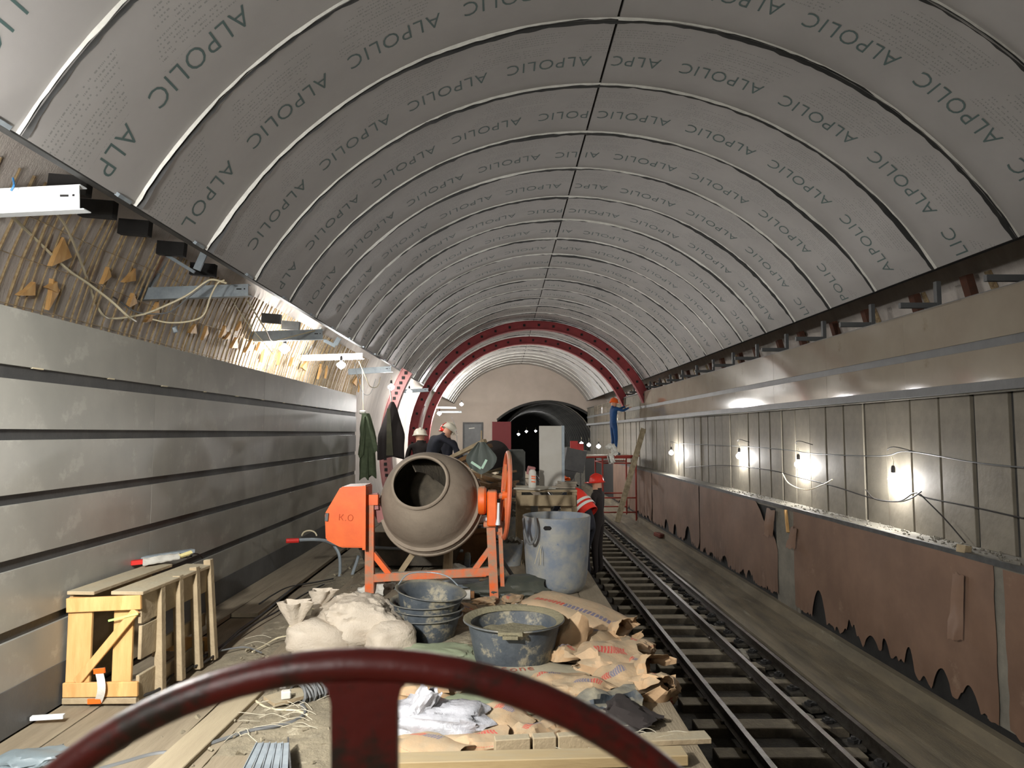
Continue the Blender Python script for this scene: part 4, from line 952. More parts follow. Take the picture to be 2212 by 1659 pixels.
crumple('dark_rag', P(1300, 1520, .08), (.40, .24, .14), (0, .1, .5), M_blk, 'crumpled black rag lying among the torn paper bags', 'rag', None, seed=31, amp=.4)
crumple('dark_rag', P(1352, 1545, .05), (.36, .22, .12), (0, .1, -.6), M_darkc, 'second dark rag at the trench edge below the bag heap', 'rag', None, seed=33, amp=.4)
crumple('broken_brick', P(1065, 1415, .05), (.13, .10, .09), (0, 0, .2), M_kraft, 'small broken tan lump leaning on the wide tub', 'brick', None, seed=40, amp=.15)

# ================================================================== BASINS, TUB, BARREL
def basin(name, c, r, h, label, grp=None, rot=(0, 0, 0), fill=None, lips=True, wob=.012, rim=.022):
    t = thing(name, label, 'basin', c, grp); m = Matrix.Translation(c) @ Euler(rot).to_matrix().to_4x4()
    pr = [(.001, 0), (r * .74, 0), (r * .80, .02), (r * .88, h * .5), (r * .95, h * .86), (r * .955, h * .95), (r + rim * .3, h * .955), (r + rim, h * .99), (r + rim * .8, h * 1.02), (r, h * 1.01), (r * .93, h * .93), (r * .86, h * .5), (r * .76, .03), (.001, .022)]
    mb = MB(); mb.lathe(pr, 44, m, wob=wob); mb.build('shell', M_blk, t, smooth=50)
    if lips:
        for a in (-1.65, 1.5):
            mb = MB(); p = Vector((math.cos(a) * (r + rim), math.sin(a) * (r + rim), h * .985)); mb.box(p, (.16, .05, .022), rot=(0, 0, a + math.pi / 2)); mb.box(p * 1 + Vector((0, 0, -.018)), (.10, .05, .03), rot=(0, 0, a + math.pi / 2))
            bmesh.ops.transform(mb.bm, matrix=m, verts=mb.bm.verts); mb.build('handle', M_mort, t)
    if fill:
        mb = MB()
        def fn(u, v): a = 2 * math.pi * u; q = v * r * (.76 + .18 * fill); return m @ Vector((q * math.cos(a), q * math.sin(a), h * fill + .02 * noise.noise(Vector((q * 8 * math.cos(a), q * 8 * math.sin(a), 1)))))
        mb.grid(fn, 32, 8, closeu=True); mb.build('mortar', M_mort, t, smooth=True)
        mb = MB(); mb.lathe([(r * .9, h * .93), (r * 1.0, h * 1.015), (r + rim * .9, h * 1.03)], 44, m, wob=.03); mb.build('mortar_crust', M_mort, t, smooth=True)
    return t
basin('mortar_tub', Vector((.083, 4.98, .03)), .335, .30, 'wide round black tub crusted with mortar in front of the barrel', fill=.62)
for i, (z, rx, ry, lb) in enumerate(((.0, 0, 0, 'bottom black basin of the nested stack'), (.055, .01, .02, 'second black basin from the bottom of the nested stack'), (.115, .0, -.03, 'third black basin from the bottom of the nested stack'), (.19, .04, -.13, 'topmost tilted black basin of the stack with a wire handle'))):
    b_ = basin('mortar_basin', Vector((-.60 + .012 * (i % 2), 5.62, z)), (.275, .27, .272, .268)[i], .20, lb, 'nested black basins', rot=(rx, ry, i * .8), lips=False, wob=.02, rim=.016)
    if i == 3:
        mb = MB(); c0 = Vector((-.60, 5.62, z + .20))
        mb.tube(catmull([c0 + Vector((-.25, 0, .0)), c0 + Vector((-.16, .1, .10)), c0 + Vector((.02, .16, .10)), c0 + Vector((.16, .1, .08)), c0 + Vector((.25, 0, .03))], 5), .005, 6); mb.build('wire_handle', M_galv, b_)
# barrel
bc = Vector((.565, 7.3, .0)); br = thing('plastic_barrel', 'tall grey blue plastic barrel with a dark hand slot standing at the deck edge', 'barrel', bc)
pb = [(.001, 0), (.20, 0), (.265, .03), (.30, .09), (.318, .2), (.332, .4), (.345, .6), (.352, .74), (.352, .775), (.344, .778), (.342, .74), (.335, .6), (.31, .22), (.26, .06), (.001, .04)]
mb = MB(); mb.lathe(pb, 56, Matrix.Translation(bc), wob=.012); mb.build('shell', M_barrel, br, smooth=50)
mb = MB(); sp_ = aY(1183, 1141, 6.965); mb.box(sp_, (.085, .035, .04), bev=.015); mb.build('hand_slot', M_dark, br)
mb = MB(); q0 = lambda x, y, d=0: aY(x, y, 6.93 + d)
mb.tube(catmull([q0(1131, 1120, .06), q0(1134, 1150), q0(1145, 1175), q0(1157, 1160), q0(1158, 1135), q0(1156, 1117, .06)], 5), .014, 8); tag(mb.build('hose', M_cable, smooth=True), 'grey hose hooked in a loop over the barrel rim', 'hose')
mb = MB(); mb.tube([q0(1166, 1178), q0(1155, 1218)], .003, 4); mb.tube([q0(1168, 1185), q0(1168, 1220)], .003, 4); tag(mb.build('twine', M_cablew), 'thin twine ends hanging on the barrel side', 'twine')

# ================================================================== BOARDS, STUDS, CABLE REEL ON THE DECK
def board(pa, pb_, wd, th, z, m, label, name='loose_board', cat='board', grp=None, rx=0):
    a, b = P(*pa, z), P(*pb_, z); mb = MB(); mb.beam(a, b, wd, th, bev=.004); return tag(mb.build(name, m), label, cat, grp)
board((852, 1648), (1480, 1632), .11, .05, .06, M_wood if False else mat('yellowed_wood', (162, 142, 102), (142, 122, 86), scale=3, rough=.85, stretch=(.5, 3, 3), dust=DUST, dustamt=.3), 'long yellowish board lying across the bottom of the view')
board((1068, 1614), (1144, 1609), .06, .09, .06, M_woodd, 'short cut board end left of the two beside it', grp='cut board ends')
board((1150, 1609), (1200, 1606), .06, .09, .06, M_woodd, 'short middle cut board end', grp='cut board ends')
board((1204, 1606), (1318, 1599), .05, .09, .06, M_woodd, 'longer cut board running under the wheel rim', grp='cut board ends')
board((1388, 1598), (1530, 1592), .10, .03, .04, M_woodd, 'grey board end sticking out over the trench')
board((345, 1675), (540, 1495), .17, .03, .035, mat('pale_dusty_board', (158, 146, 120), (144, 132, 108), scale=2, rough=.9, stretch=(4, .5, 1), bump=.3), 'pale dusty board lying slantwise on the dirt left of the wheel spoke')
board((120, 1640), (330, 1560), .20, .025, .03, M_plank, 'wide grey board lying near the crate foot')
mb = MB(); c = P(103, 1549, .03); mb.box(c, (.17, .03, .02), rot=(0, 0, .15)); tag(mb.build('white_strip', M_white), 'short white strip lying near the left wall below the crate', 'strip')
crumple('grey_film', P(60, 1640, .03), (.3, .2, .06), (0, 0, .5), mat('bluegrey_film', (110, 122, 126), rough=.4), 'bluish grey plastic film in the lower corner by the wall', 'film', None, seed=50)
st_ = thing('steel_stud_bundle', 'bundle of light grey ribbed steel profiles standing out of the dirt left of the spoke', 'profile', P(580, 1650, 0))
for i in range(5):
    mb = MB(); a = P(515 + 24 * i, 1700, .10) ; b = P(560 + 14 * i, 1606, .10); mb.beam(a, b, .035, .006); mb.beam(a + Vector((-.016, 0, .004)), b + Vector((-.012, 0, .004)), .004, .01); mb.build('profile', M_galv, st_)
mb = MB(); mb.beam(P(628, 1695, .055), P(622, 1612, .055), .008, .09); mb.build('flange', M_steel, st_)
# reel
rp = P(650, 1497, .05); rl = thing('cable_reel', 'flat wooden reel with grey cable wound round it and two pale sockets', 'cable reel', rp)
d_ = (P(700, 1478, .05) - P(610, 1502, .05)).normalized()
mb = MB(); mb.beam(rp - d_ * .20, rp + d_ * .20, .16, .02); mb.build('board', M_woodd, rl)
for i in range(16):
    c = rp + d_ * (-.02 + .011 * i); mb = MB(); sd = Vector((-d_.y, d_.x, 0))
    mb.tube([c + sd * (.095 + .006 * (i % 2)) * math.cos(a) + Vector((0, 0, (.052 + .004 * (i % 3)) * math.sin(a))) + d_ * .012 * math.sin(a + i) for a in [k * .524 for k in range(12)]], .0075, 6, closed=True); mb.build('cable_turn', M_cable, rl, smooth=True)
for q, s in (((618, 1500), (.055, .05, .045)), ((612, 1478), (.04, .04, .05)), ((710, 1478), (.05, .05, .06))):
    mb = MB(); mb.box(P(q[0], q[1], .085), s, rot=(0, 0, .3), bev=.006); mb.build('socket', M_paper, rl)
def dcable(pts, r, m, label): return cable('floor_cable', [P(x, y, z_) for x, y, z_ in [(p + (.03,))[:3] for p in pts]], r, m, label)
dcable([(215, 1662), (265, 1648), (320, 1632), (360, 1626), (400, 1630), (430, 1616), (480, 1598), (545, 1578), (600, 1568), (640, 1556), (660, 1538), (650, 1520)], .011, M_cable, 'thick grey cable snaking across the dirt to the cable reel')
dcable([(300, 1506), (345, 1488), (375, 1455), (400, 1450), (440, 1418), (480, 1395), (520, 1360), (575, 1320), (630, 1272), (650, 1262)], .010, M_cabled, 'black cable running along the crate foot toward the mixer')
dcable([(420, 1440), (455, 1422), (500, 1382), (555, 1345), (600, 1320), (655, 1285), (700, 1262)], .008, M_cabled, 'second black cable beside the crate, ending under the wheelbarrow')
dcable([(436, 1420), (480, 1405), (530, 1398), (565, 1410)], .006, M_cable, 'thin grey wire branching off right of the crate')
dcable([(560, 1305), (590, 1285), (625, 1268), (680, 1258), (720, 1250)], .008, M_cabled, 'dark cable between the wall and the wheelbarrow legs')
dcable([(540, 1505), (580, 1530), (640, 1535), (665, 1545)], .006, M_cablew, 'pale cable end lying before the cable reel')

# ================================================================== THINGS AROUND THE MIXER
crumple('white_wrapper', P(800, 1275, .08), (.24, .18, .16), (0, .1, .3), M_paper, 'crumpled white wrapper at the left foot of the mixer', 'wrapper', None, seed=60)
p = P(1002, 1290, .06); t = thing('white_canister', 'white roll lying on its side under the mixer frame', 'roll', p)
mb = MB(); mb.tube([p + Vector((-.07, 0, .02)), p + Vector((.06, .01, .02))], .048, 16); mb.build('roll_body', M_paper, t, smooth=40)
mb = MB(); mb.tube([p + Vector((.06, .01, .02)), p + Vector((.10, .01, .02))], .036, 14); mb.build('roll_end', M_cardb, t, smooth=40)
crumple('dark_tarpaulin', P(1090, 1272, .08), (.75, .35, .18), (0, 0, .1), mat('dark_green_tarp', (52, 58, 52), (70, 72, 62), rough=.6), 'dark green tarpaulin heap behind the right mixer foot', 'tarpaulin', None, seed=62, amp=.3)
crumple('grey_sheet', P(985, 1262, .05), (.5, .25, .08), (0, 0, .1), M_galv, 'grey sheet scrap under the mixer crossbar', 'sheet', None, seed=63)
for i, (x, y, s) in enumerate(((1045, 1300, .22), (1105, 1296, .26), (1010, 1318, .24), (1150, 1302, .2))):
    crumple('paper_scrap', P(x, y, .03), (s, s * .6, .07), (0, 0, i * 1.3), M_kraft, 'trampled paper scrap between mixer and tub, %s of four' % nth(i + 1), 'scrap', 'trampled scraps', seed=70 + i, amp=.4)
xs = [(1062, 1322, .2, 'beside the right mixer foot'), (1128, 1318, .18, 'behind the wide tub rim'), (960, 1290, .2, 'behind the basin stack handle'), (900, 1262, .22, 'under the mixer crossbar middle'), (845, 1268, .18, 'near the left mixer foot'), (1040, 1335, .16, 'between basin stack and wide tub'), (740, 1290, .16, 'behind the big white sack'), (1150, 1278, .18, 'at the barrel foot')]
for i, (x, y, s, w_) in enumerate(xs):
    crumple('grey_scrap', P(x, y, .03), (s, s * .7, .06), (0, 0, i * 2.1), (M_conc, M_paper, M_woodd)[i % 3], 'small dusty scrap lying ' + w_, 'scrap', None, seed=110 + i, amp=.5)
b0_ = thing('cardboard_box', 'brown cardboard box standing on the deck behind the mixer drum', 'box', (-.45, 8.9, 0))
pa = aY(965, 1215, 8.9); pb2 = aY(1058, 1140, 8.9); mb = MB(); mb.span((pa.x, 8.9, 0), (pb2.x, 9.4, pb2.z)); mb.build('box_body', M_cardb, b0_)
mb = MB(); mb.beam((pa.x + .3, 8.88, pb2.z), (pb2.x + .05, 8.86, pb2.z + .05), .02, .16); mb.build('flap', M_cardb, b0_)
crumple('white_scrap', P(985, 1228, .05), (.2, .12, .1), (0, .4, .3), M_paper, 'white scrap against the cardboard box', 'scrap', None, seed=66)
mb = MB(); c = aY(965, 1232, 7.9); mb.tube([c + Vector((0, 0, -.24)), c + Vector((.02, 0, .25))], [.06, .05], 10); tag(mb.build('timber_post', M_woodd), 'dusty timber stub standing under the drum', 'post')
for (x, y, Y, s, lb) in ((1100, 1190, 8.6, .17, 'bucket of rubble behind the tilt wheel'), (1098, 1140, 9.6, .2, 'grey bucket further behind the tilt wheel')):
    c = aY(x, y, Y); c.z = 0.0 if Y < 9 else .2; t = thing('rubble_bucket', lb, 'bucket', c)
    mb = MB(); mb.lathe([(.001, 0), (s * .8, 0), (s, .30), (s * 1.04, .31), (s * .97, .30), (s * .8, .03), (.001, .03)], 24, Matrix.Translation(c)); mb.build('pail', M_barrel, t, smooth=50)
    mb = MB()
    for k in range(22):
        mb.box(c + Vector((rr.uniform(-s, s) * .7, rr.uniform(-s, s) * .7, .27 + rr.random() * .08)), (.07, .06, .04), rot=(rr.random(), rr.random(), rr.random() * 3))
    mb.build('rubble', M_conc, t)['kind'] = 'stuff'
mb = MB(); mb.beam(aY(1085, 1210, 7.6), aY(1108, 1245, 7.2), .02, .04); tag(mb.build('black_tool', M_cabled), 'black bar leaning behind the right mixer legs', 'bar')

# ================================================================== WORKBENCH WITH SLAB
YT = 8.6
def T(px, py, d=0): return aY(px, py, YT + d)
wk = thing('workbench', 'rough dusty wooden workbench behind the grey barrel', 'bench', (T(1180, 1100).x, YT, 0))
zt = T(1180, 1058).z
x0, x1 = T(1116, 1060).x, T(1246, 1060).x
for i, yy in enumerate((YT + .08, YT + .34, YT + .6)):
    mb = MB(); mb.span((x0, yy - .12, zt - .025), (x1, yy + .12, zt)); mb.build('top_board', M_woodd, wk)
for (x, yy) in ((x0 + .03, YT + .02), (x1 - .03, YT + .02), (x0 + .03, YT + .66), (x1 - .03, YT + .66)):
    mb = MB(); mb.span((x - .03, yy - .03, 0), (x + .03, yy + .03, zt - .025)); mb.build('leg', M_woodd, wk)
mb = MB(); mb.beam(T(1124, 1081, -.04), T(1244, 1081, -.04), .025, .13); mb.build('front_rail', M_woodd, wk)
for a, b in ((1125, 1148), (1164, 1192), (1214, 1240)):
    mb = MB(); mb.span((T(a, 1090).x, YT + .2, 0.05), (T(b, 1090).x, YT + .23, T(a, 1094).z)); mb.build('under_board', M_woodd, wk)
mb = MB(); mb.box((T(1155, 1055).x, YT + .12, zt + .015), (.36, .42, .018), rot=(0, 0, -.5)); tag(mb.build('square_board', mat('pale_board', (176, 172, 158), rough=.8)), 'pale square board lying askew on the workbench', 'board')
sl = thing('stone_slab', 'tall pale stone slab standing upright on the workbench', 'slab', T(1191, 1042, .42))
pa = T(1165, 1052, .42); pb2 = T(1213, 920, .42); mb = MB(); mb.span((pa.x, YT + .4, zt), (pb2.x, YT + .43, pb2.z), bev=.003)
tag(mb.build('slab_face', mat('pale_slab', (176, 174, 166), (166, 162, 152), scale=3, rough=.5, bump=.03), sl), None)
mb = MB(); mb.span((pb2.x, YT + .4, zt), (pb2.x + .035, YT + .45, pb2.z + .003)); mb.build('slab_edge', M_galv, sl)
cb = T(1150, 1050, .02); ca = thing('foam_can', 'white spray can with orange spots and a grip, standing on the workbench', 'can', cb)
mb = MB(); mb.lathe([(.001, 0), (.045, 0), (.047, .01), (.047, .19), (.03, .22), (.02, .225), (.001, .225)], 20, Matrix.Translation(Vector((cb.x, cb.y, zt + .026)))); mb.build('can_body', M_paper, ca, smooth=40)
mb = MB(); mb.box((cb.x - .01, cb.y, zt + .265), (.10, .05, .04), rot=(0, .2, 0), bev=.01); mb.beam((cb.x - .05, cb.y, zt + .26), (cb.x - .06, cb.y, zt + .19), .03, .02, up=(0, 1, 0)); mb.build('grip', M_ribpink, ca)
mb = MB()
for dz in (.10, .14, .165): mb.box((cb.x + .01, cb.y - .045, zt + dz), (.05, .008, .014), rot=(0, .1, 0))
mb.build('print_spots', M_orange, ca)
for i, (x, y) in enumerate(((1188, 1052), (1192, 1056), (1184, 1050))):
    mb = MB(); p = T(x, y, .1); mb.box((p.x, YT + .1 + .03 * i, zt + .008 + .006 * i), (.14, .1, .004), rot=(0, 0, i * .5)); tag(mb.build('paper_sheet', M_paper), ['top', 'middle', 'bottom'][2 - i] + ' white paper sheet lying on the workbench', 'paper', 'papers on the workbench')
for i in range(3):
    mb = MB(); mb.box((T(1222, 1050).x + .02 * i, YT + .22, zt + .02 + .028 * i), (.30 - .05 * i, .2, .026), rot=(0, 0, .2 * i - .2)); tag(mb.build('stone_offcut', M_stoneR), ['lowest brown stone offcut on the workbench', 'middle brown stone offcut on the workbench', 'top brown stone offcut on the workbench'][i], 'offcut', 'stone offcuts')

# ================================================================== TIMBER HEAP BEYOND THE MIXER
heap_c = aY(1060, 1040, 11)
rr2 = random.Random(5)
hp_ = [((975, 988), (1048, 952), 10.6), ((985, 1000), (1060, 962), 10.9), ((1010, 1022), (1112, 1048), 10.2), ((1000, 1015), (1100, 1035), 10.7), ((1022, 1040), (1110, 1062), 9.9), ((1030, 1050), (1118, 1040), 10.3), ((990, 1040), (1090, 1010), 11.2), ((1000, 1062), (1080, 1045), 9.8), ((1035, 1028), (1075, 1075), 10.1), ((1015, 975), (1028, 1000), 10.8), ((1060, 1030), (1112, 1018), 11.0), ((1005, 1000), (1070, 1030), 11.3), ((1032, 1065), (1115, 1080), 9.9), ((1028, 1078), (1110, 1066), 9.7)]
M_tim = mat('brown_timber', (118, 88, 54), (88, 66, 44), rough=.9, bump=.3)
hl = ['long thin stick on top of the timber heap', 'stick just under the topmost one of the heap', 'board sloping down right across the heap', 'dark board behind the sloping one', 'lower board of the heap above the cardboard box', 'board crossing near the workbench', 'board rising right at the back of the heap', 'short board at the heap foot', 'steep short stick in the heap middle', 'small upright splinter on the heap', 'board end beside the tilt wheel top', 'back board sloping down right', 'bottom board of the heap near the bench', 'lowest board crossing the bottom one']
for i, (a, b, Y) in enumerate(hp_):
    mb = MB(); mb.beam(aY(*a, Y), aY(*b, Y - .3), rr2.uniform(.04, .12), rr2.uniform(.03, .06)); tag(mb.build('timber_board', M_tim if i % 3 else M_woodd), hl[i], 'board', 'boards of the timber heap')
mb = MB()
def heap(u, v):
    x = -1.0 + 1.7 * u; y = 9.6 + 3.2 * v; return Vector((x, y, .95 * math.sin(math.pi * u) ** .5 * math.sin(math.pi * min(1, v * 1.1)) ** .5 + .12 * noise.noise(Vector((x * 3, y * 3, 0)))))
mb.grid(heap, 24, 24); tag(mb.build('rubble', M_bed), 'dark heap of rubble and scrap under the boards beyond the mixer', 'rubble', kind='stuff')
p = aY(1107, 1045, 12.5); q = aY(1134, 972, 12.5); mb = MB(); mb.span((p.x - .25, 12.3, 0), (q.x, 13.0, q.z), bev=.03); tag(mb.build('machine_box', mat('machine_grey', (74, 76, 70), (60, 62, 58), rough=.7)), 'dull grey machine cabinet standing behind the tilt wheel', 'machine')
mb = MB(); c = aY(1068, 985, 12.0); mb.lathe([(.001, -.1), (.24, -.1), (.27, -.05), (.27, .08), (.2, .12), (.001, .12)], 28, Matrix.Translation(c) @ Matrix.Rotation(math.pi / 2, 4, 'X')); tag(mb.build('round_bundle', M_darkc, smooth=40), 'dark round shape like a tyre leaning behind the hanging vest', 'tyre')
# hi-vis vest on a stick
vs = thing('hanging_vest', 'grey vest with a V of reflective tape hanging on a stick behind the drum', 'vest', aY(1040, 1020, 10))
mb = MB()
def vf(u, v):
    top = aY(1040, 955, 10); hw = .05 + .17 * min(1, v * 1.8) - .10 * max(0, v - .75) * 4 * abs(u - .5)
    return top + Vector(((u - .5) * 2 * hw, .04 * math.sin(u * 9), -.36 * v - .10 * v * (1 - abs(u - .5) * 2)))
mb.grid(vf, 14, 10); mb.build('cloth', mat('sheer_grey', (96, 104, 98), rough=.6), vs, smooth=True, solid=.004)
for a, b in (((1018, 998), (1039, 1012)), ((1041, 1012), (1051, 993))):
    mb = MB(); mb.beam(aY(*a, 9.95), aY(*b, 9.95), .004, .035, up=(0, 0, 1)); mb.build('reflective_tape', mat('green_white_tape', (190, 230, 205), rough=.4), vs)
mb = MB(); mb.tube([aY(1040, 930, 10.05), aY(1040, 1100, 10.05)], .012, 6); mb.build('stick', M_woodd, vs)

# ================================================================== HANGING CLOTHES
def garment(name, px0, px1, ptop, pbot, Y, m, label, wtop, folds, seed, depth=.10, split=False):
    cx0 = (px0 + px1) / 2; a = aY(cx0, ptop, Y); b = aY(cx0, pbot, Y); wd = (aY(px1, pbot, Y) - aY(px0, pbot, Y)).x; t = thing(name, label, 'clothes', b)
    mb = MB()
    def fn(u, v):
        th = 2 * math.pi * u; k = wtop + (1 - wtop) * min(1, v * 1.7) ** .8
        f = 1 + .10 * math.sin(folds * th + seed) * v + .06 * noise.noise(Vector((th, v * 3, seed)))
        return Vector((a.x + .5 * wd * k * math.cos(th) * f, Y + depth * k * math.sin(th) * f, a.z + (b.z - a.z) * v + .03 * math.sin(th * 2 + seed) * v))
    mb.grid(fn, 40, 16, closeu=True); mb.build('cloth', m, t, smooth=60, solid=.008)
    return t, a, b, wd
g = thing('hanging_overall', 'long green overall hanging at the end of the left wall', 'clothes', aY(795, 1032, 12.45)); a = aY(790, 893, 12.45)
def tubecloth(nm, p0, p1, w0, w1, dp, seed, m=M_greenc):
    mb = MB(); p0, p1 = Vector(p0), Vector(p1)
    def fn(u, v):
        th = 2 * math.pi * u; f = 1 + .22 * noise.noise(Vector((math.cos(th) * 2, math.sin(th) * 2 + v * 2.5, seed))) + .08 * math.sin(5 * th + 3 * v + seed); w_ = w0 + (w1 - w0) * v ** .7
        c = p0.lerp(p1, v); return c + Vector((w_ * math.cos(th) * f, dp * math.sin(th) * f, .03 * math.sin(2 * th + seed) * v))
    mb.grid(fn, 32, 14, closeu=True); mb.build(nm, m, g, smooth=60, solid=.006)
tubecloth('torso', aY(790, 893, 12.45), aY(796, 962, 12.45), .06, .15, .08, 1)
tubecloth('sleeve', aY(788, 900, 12.4), aY(780, 985, 12.35), .03, .05, .05, 2)
tubecloth('sleeve', aY(794, 900, 12.4), aY(813, 975, 12.35), .03, .045, .05, 3)
tubecloth('trouser_leg', aY(788, 950, 12.45), aY(786, 1034, 12.4), .07, .08, .07, 4)
tubecloth('trouser_leg', aY(800, 950, 12.45), aY(804, 1030, 12.5), .07, .075, .07, 5)
mb = MB(); mb.box(a + Vector((-.05, -.02, .02)), (.12, .08, .07), bev=.02); mb.build('pale_collar', M_paper, g)
mb = MB(); mb.tube([aY(785, 893, 12.45), aY(783, 800, 12.6)], .008, 5); mb.build('hanging_cord', M_cablew, g)
g, a, b, wd = garment('hanging_coat', 819, 876, 868, 990, 11.9, M_darkc, 'black padded coat hanging open below the third bulb', .12, 5, 4, depth=.14)
mb = MB()
def lf(u, v): return Vector((a.x - .06 + .13 * u * (.4 + v * .5), 11.72 - .01 * v, a.z - .12 + (b.z - a.z) * .82 * v))
mb.grid(lf, 4, 8); mb.build('open_lining', mat('olive_lining', (78, 76, 56), (60, 60, 46)), g, smooth=True, solid=.006)
mb = MB(); mb.tube([aY(846, 868, 11.9), aY(842, 836, 12.0)], .012, 6); mb.build('white_cloth_strip', M_paper, g)

# ================================================================== PEOPLE
def person(label, loc, rz, J, col, helm=None, vest=None, sc_=1.0, hat_tilt=0.0):
    """one continuous skinned body; J overrides joints (metres, x right, y facing, z up)"""
    D = dict(pel=(0, 0, .95), wai=(0, 0, 1.10), che=(0, .01, 1.30), nek=(0, 0, 1.47), hed=(0, .02, 1.58), top=(0, .02, 1.70),
             hl=(-.10, 0, .92), kl=(-.12, .03, .50), al=(-.13, 0, .09), tl=(-.14, .16, .035), hr=(.10, 0, .92), kr=(.12, .03, .50), ar=(.13, 0, .09), tr=(.14, .16, .035),
             sl=(-.19, 0, 1.42), el=(-.26, .02, 1.14), wl=(-.27, .12, .90), sr=(.19, 0, 1.42), er=(.26, .02, 1.14), wr=(.27, .12, .90))
    D.update(J); V = []; Rr = []; Ed = []; idx = {}
    rad = dict(pel=.145, wai=.13, che=.15, nek=.06, hed=.088, top=.075, hl=.09, kl=.062, al=.045, tl=.035, hr=.09, kr=.062, ar=.045, tr=.035, sl=.062, el=.047, wl=.03, sr=.062, er=.047, wr=.03)
    for k in D: idx[k] = len(V); V.append(Vector(D[k])); Rr.append(rad[k])
    for a_, b_ in (('pel', 'wai'), ('wai', 'che'), ('che', 'nek'), ('nek', 'hed'), ('hed', 'top'), ('pel', 'hl'), ('hl', 'kl'), ('kl', 'al'), ('al', 'tl'), ('pel', 'hr'), ('hr', 'kr'), ('kr', 'ar'), ('ar', 'tr'), ('che', 'sl'), ('sl', 'el'), ('el', 'wl'), ('che', 'sr'), ('sr', 'er'), ('er', 'wr')): Ed.append((idx[a_], idx[b_]))
    hands = []
    for e, w_ in (('el', 'wl'), ('er', 'wr')):
        d, s, u = basis(Vector(D[w_]) - Vector(D[e])); p0 = Vector(D[w_]); pm = p0 + d * .055
        i0 = len(V); V.append(pm); Rr.append(.034); Ed.append((idx[w_], i0))
        sgn = 1 if w_ == 'wl' else -1
        for f in range(5):
            off = s * (f - 1.5) * .019 if f < 4 else s * sgn * .04 - d * .02
            ln = (.062, .074, .078, .066, .045)[f]
            j0 = len(V); V.append(pm + d * .035 * (f < 4) + off); Rr.append(.0095); V.append(pm + d * (.03 + ln * .6) + off * (1.05 if f < 4 else 1.4) - u * .006); Rr.append(.0085); V.append(pm + d * (.03 + ln) + off * (1.05 if f < 4 else 1.5) - u * .02); Rr.append(.007)
            Ed.append((i0, j0)); Ed.append((j0, j0 + 1)); Ed.append((j0 + 1, j0 + 2)); hands += [j0, j0 + 1, j0 + 2]
        hands.append(i0)
    me = bpy.data.meshes.new('body'); me.from_pydata(V, Ed, []); o = bpy.data.objects.new('body', me); COL.objects.link(o)
    o.modifiers.new('s', 'SKIN'); lay = me.skin_vertices[0]
    for i, r in enumerate(Rr): lay.data[i].radius = (r, r * (.72 if i in (idx['che'], idx['wai'], idx['pel']) else 1)); lay.data[i].use_root = (i == 0)
    sb = o.modifiers.new('u', 'SUBSURF'); sb.levels = 2; sb.render_levels = 2
    bpy.context.view_layer.update(); dg = bpy.context.evaluated_depsgraph_get(); m2 = bpy.data.meshes.new_from_object(o.evaluated_get(dg)); bpy.data.objects.remove(o)
    fw = Matrix.Rotation(0, 3, 'Z'); hd = Vector(D['hed'])
    hdir = (Vector(D['top']) - Vector(D['nek'])).normalized(); fwd = Vector((0, 1, 0)); fwd = (fwd - hdir * fwd.dot(hdir)).normalized(); sdv = hdir.cross(fwd)
    # features pushed into the head surface: nose, brow, ears, chin
    for v in m2.vertices:
        r = v.co - hd
        if r.length < .16:
            f, s, h = r.dot(fwd), r.dot(sdv), r.dot(hdir)
            if f > .04: v.co += fwd * .028 * math.exp(-((s / .014) ** 2 + ((h + .0) / .022) ** 2)) - fwd * .010 * (math.exp(-(((s - .03) / .014) ** 2 + ((h - .02) / .012) ** 2)) + math.exp(-(((s + .03) / .014) ** 2 + ((h - .02) / .012) ** 2))) + fwd * .012 * math.exp(-((s / .03) ** 2 + ((h + .065) / .018) ** 2))
            if abs(f) < .03 and abs(s) > .05: v.co += sdv * math.copysign(.018, s) * math.exp(-((h) / .028) ** 2)
    for m_ in (col[0], col[1], M_skin, M_blk): m2.materials.append(m_)
    skin_idx = {idx['hed'], idx['top']} | set(hands); lower = {idx[k] for k in ('pel', 'hl', 'hr', 'kl', 'kr', 'al', 'ar')}; shoe = {idx['tl'], idx['tr']}
    for p_ in m2.polygons:
        c_ = p_.center; best = min(range(len(V)), key=lambda i: (V[i] - c_).length / (Rr[i] + .03))
        p_.material_index = 2 if best in skin_idx else 3 if best in shoe else 1 if best in lower else 0
    m2.polygons.foreach_set('use_smooth', [True] * len(m2.polygons))
    t = thing('person', label, 'person', loc); t.rotation_euler = (0, 0, rz); t.scale = (sc_,) * 3
    obj_from('body', m2, t)
    if helm:
        mb = MB(); mm = Matrix.Translation(hd + hdir * .045) @ Matrix((sdv, fwd, hdir)).transposed().to_4x4()
        mb.lathe([(.155, -.012), (.135, .0), (.128, .03), (.115, .075), (.075, .115), (.001, .135)], 24, mm)
        mb.box(mm @ Vector((0, .15, -.006)), (.14, .09, .012)); o = mb.build('helmet', helm, None, smooth=50, world=False, solid=.006); o.parent = t
        mb = MB(); mb.tube([mm @ Vector((0, -.11 + .22 * i / 6, .09 + .05 * math.sin(math.pi * i / 6))) for i in range(7)], .012, 6); o = mb.build('helmet_ridge', helm, None, world=False, smooth=True); o.parent = t
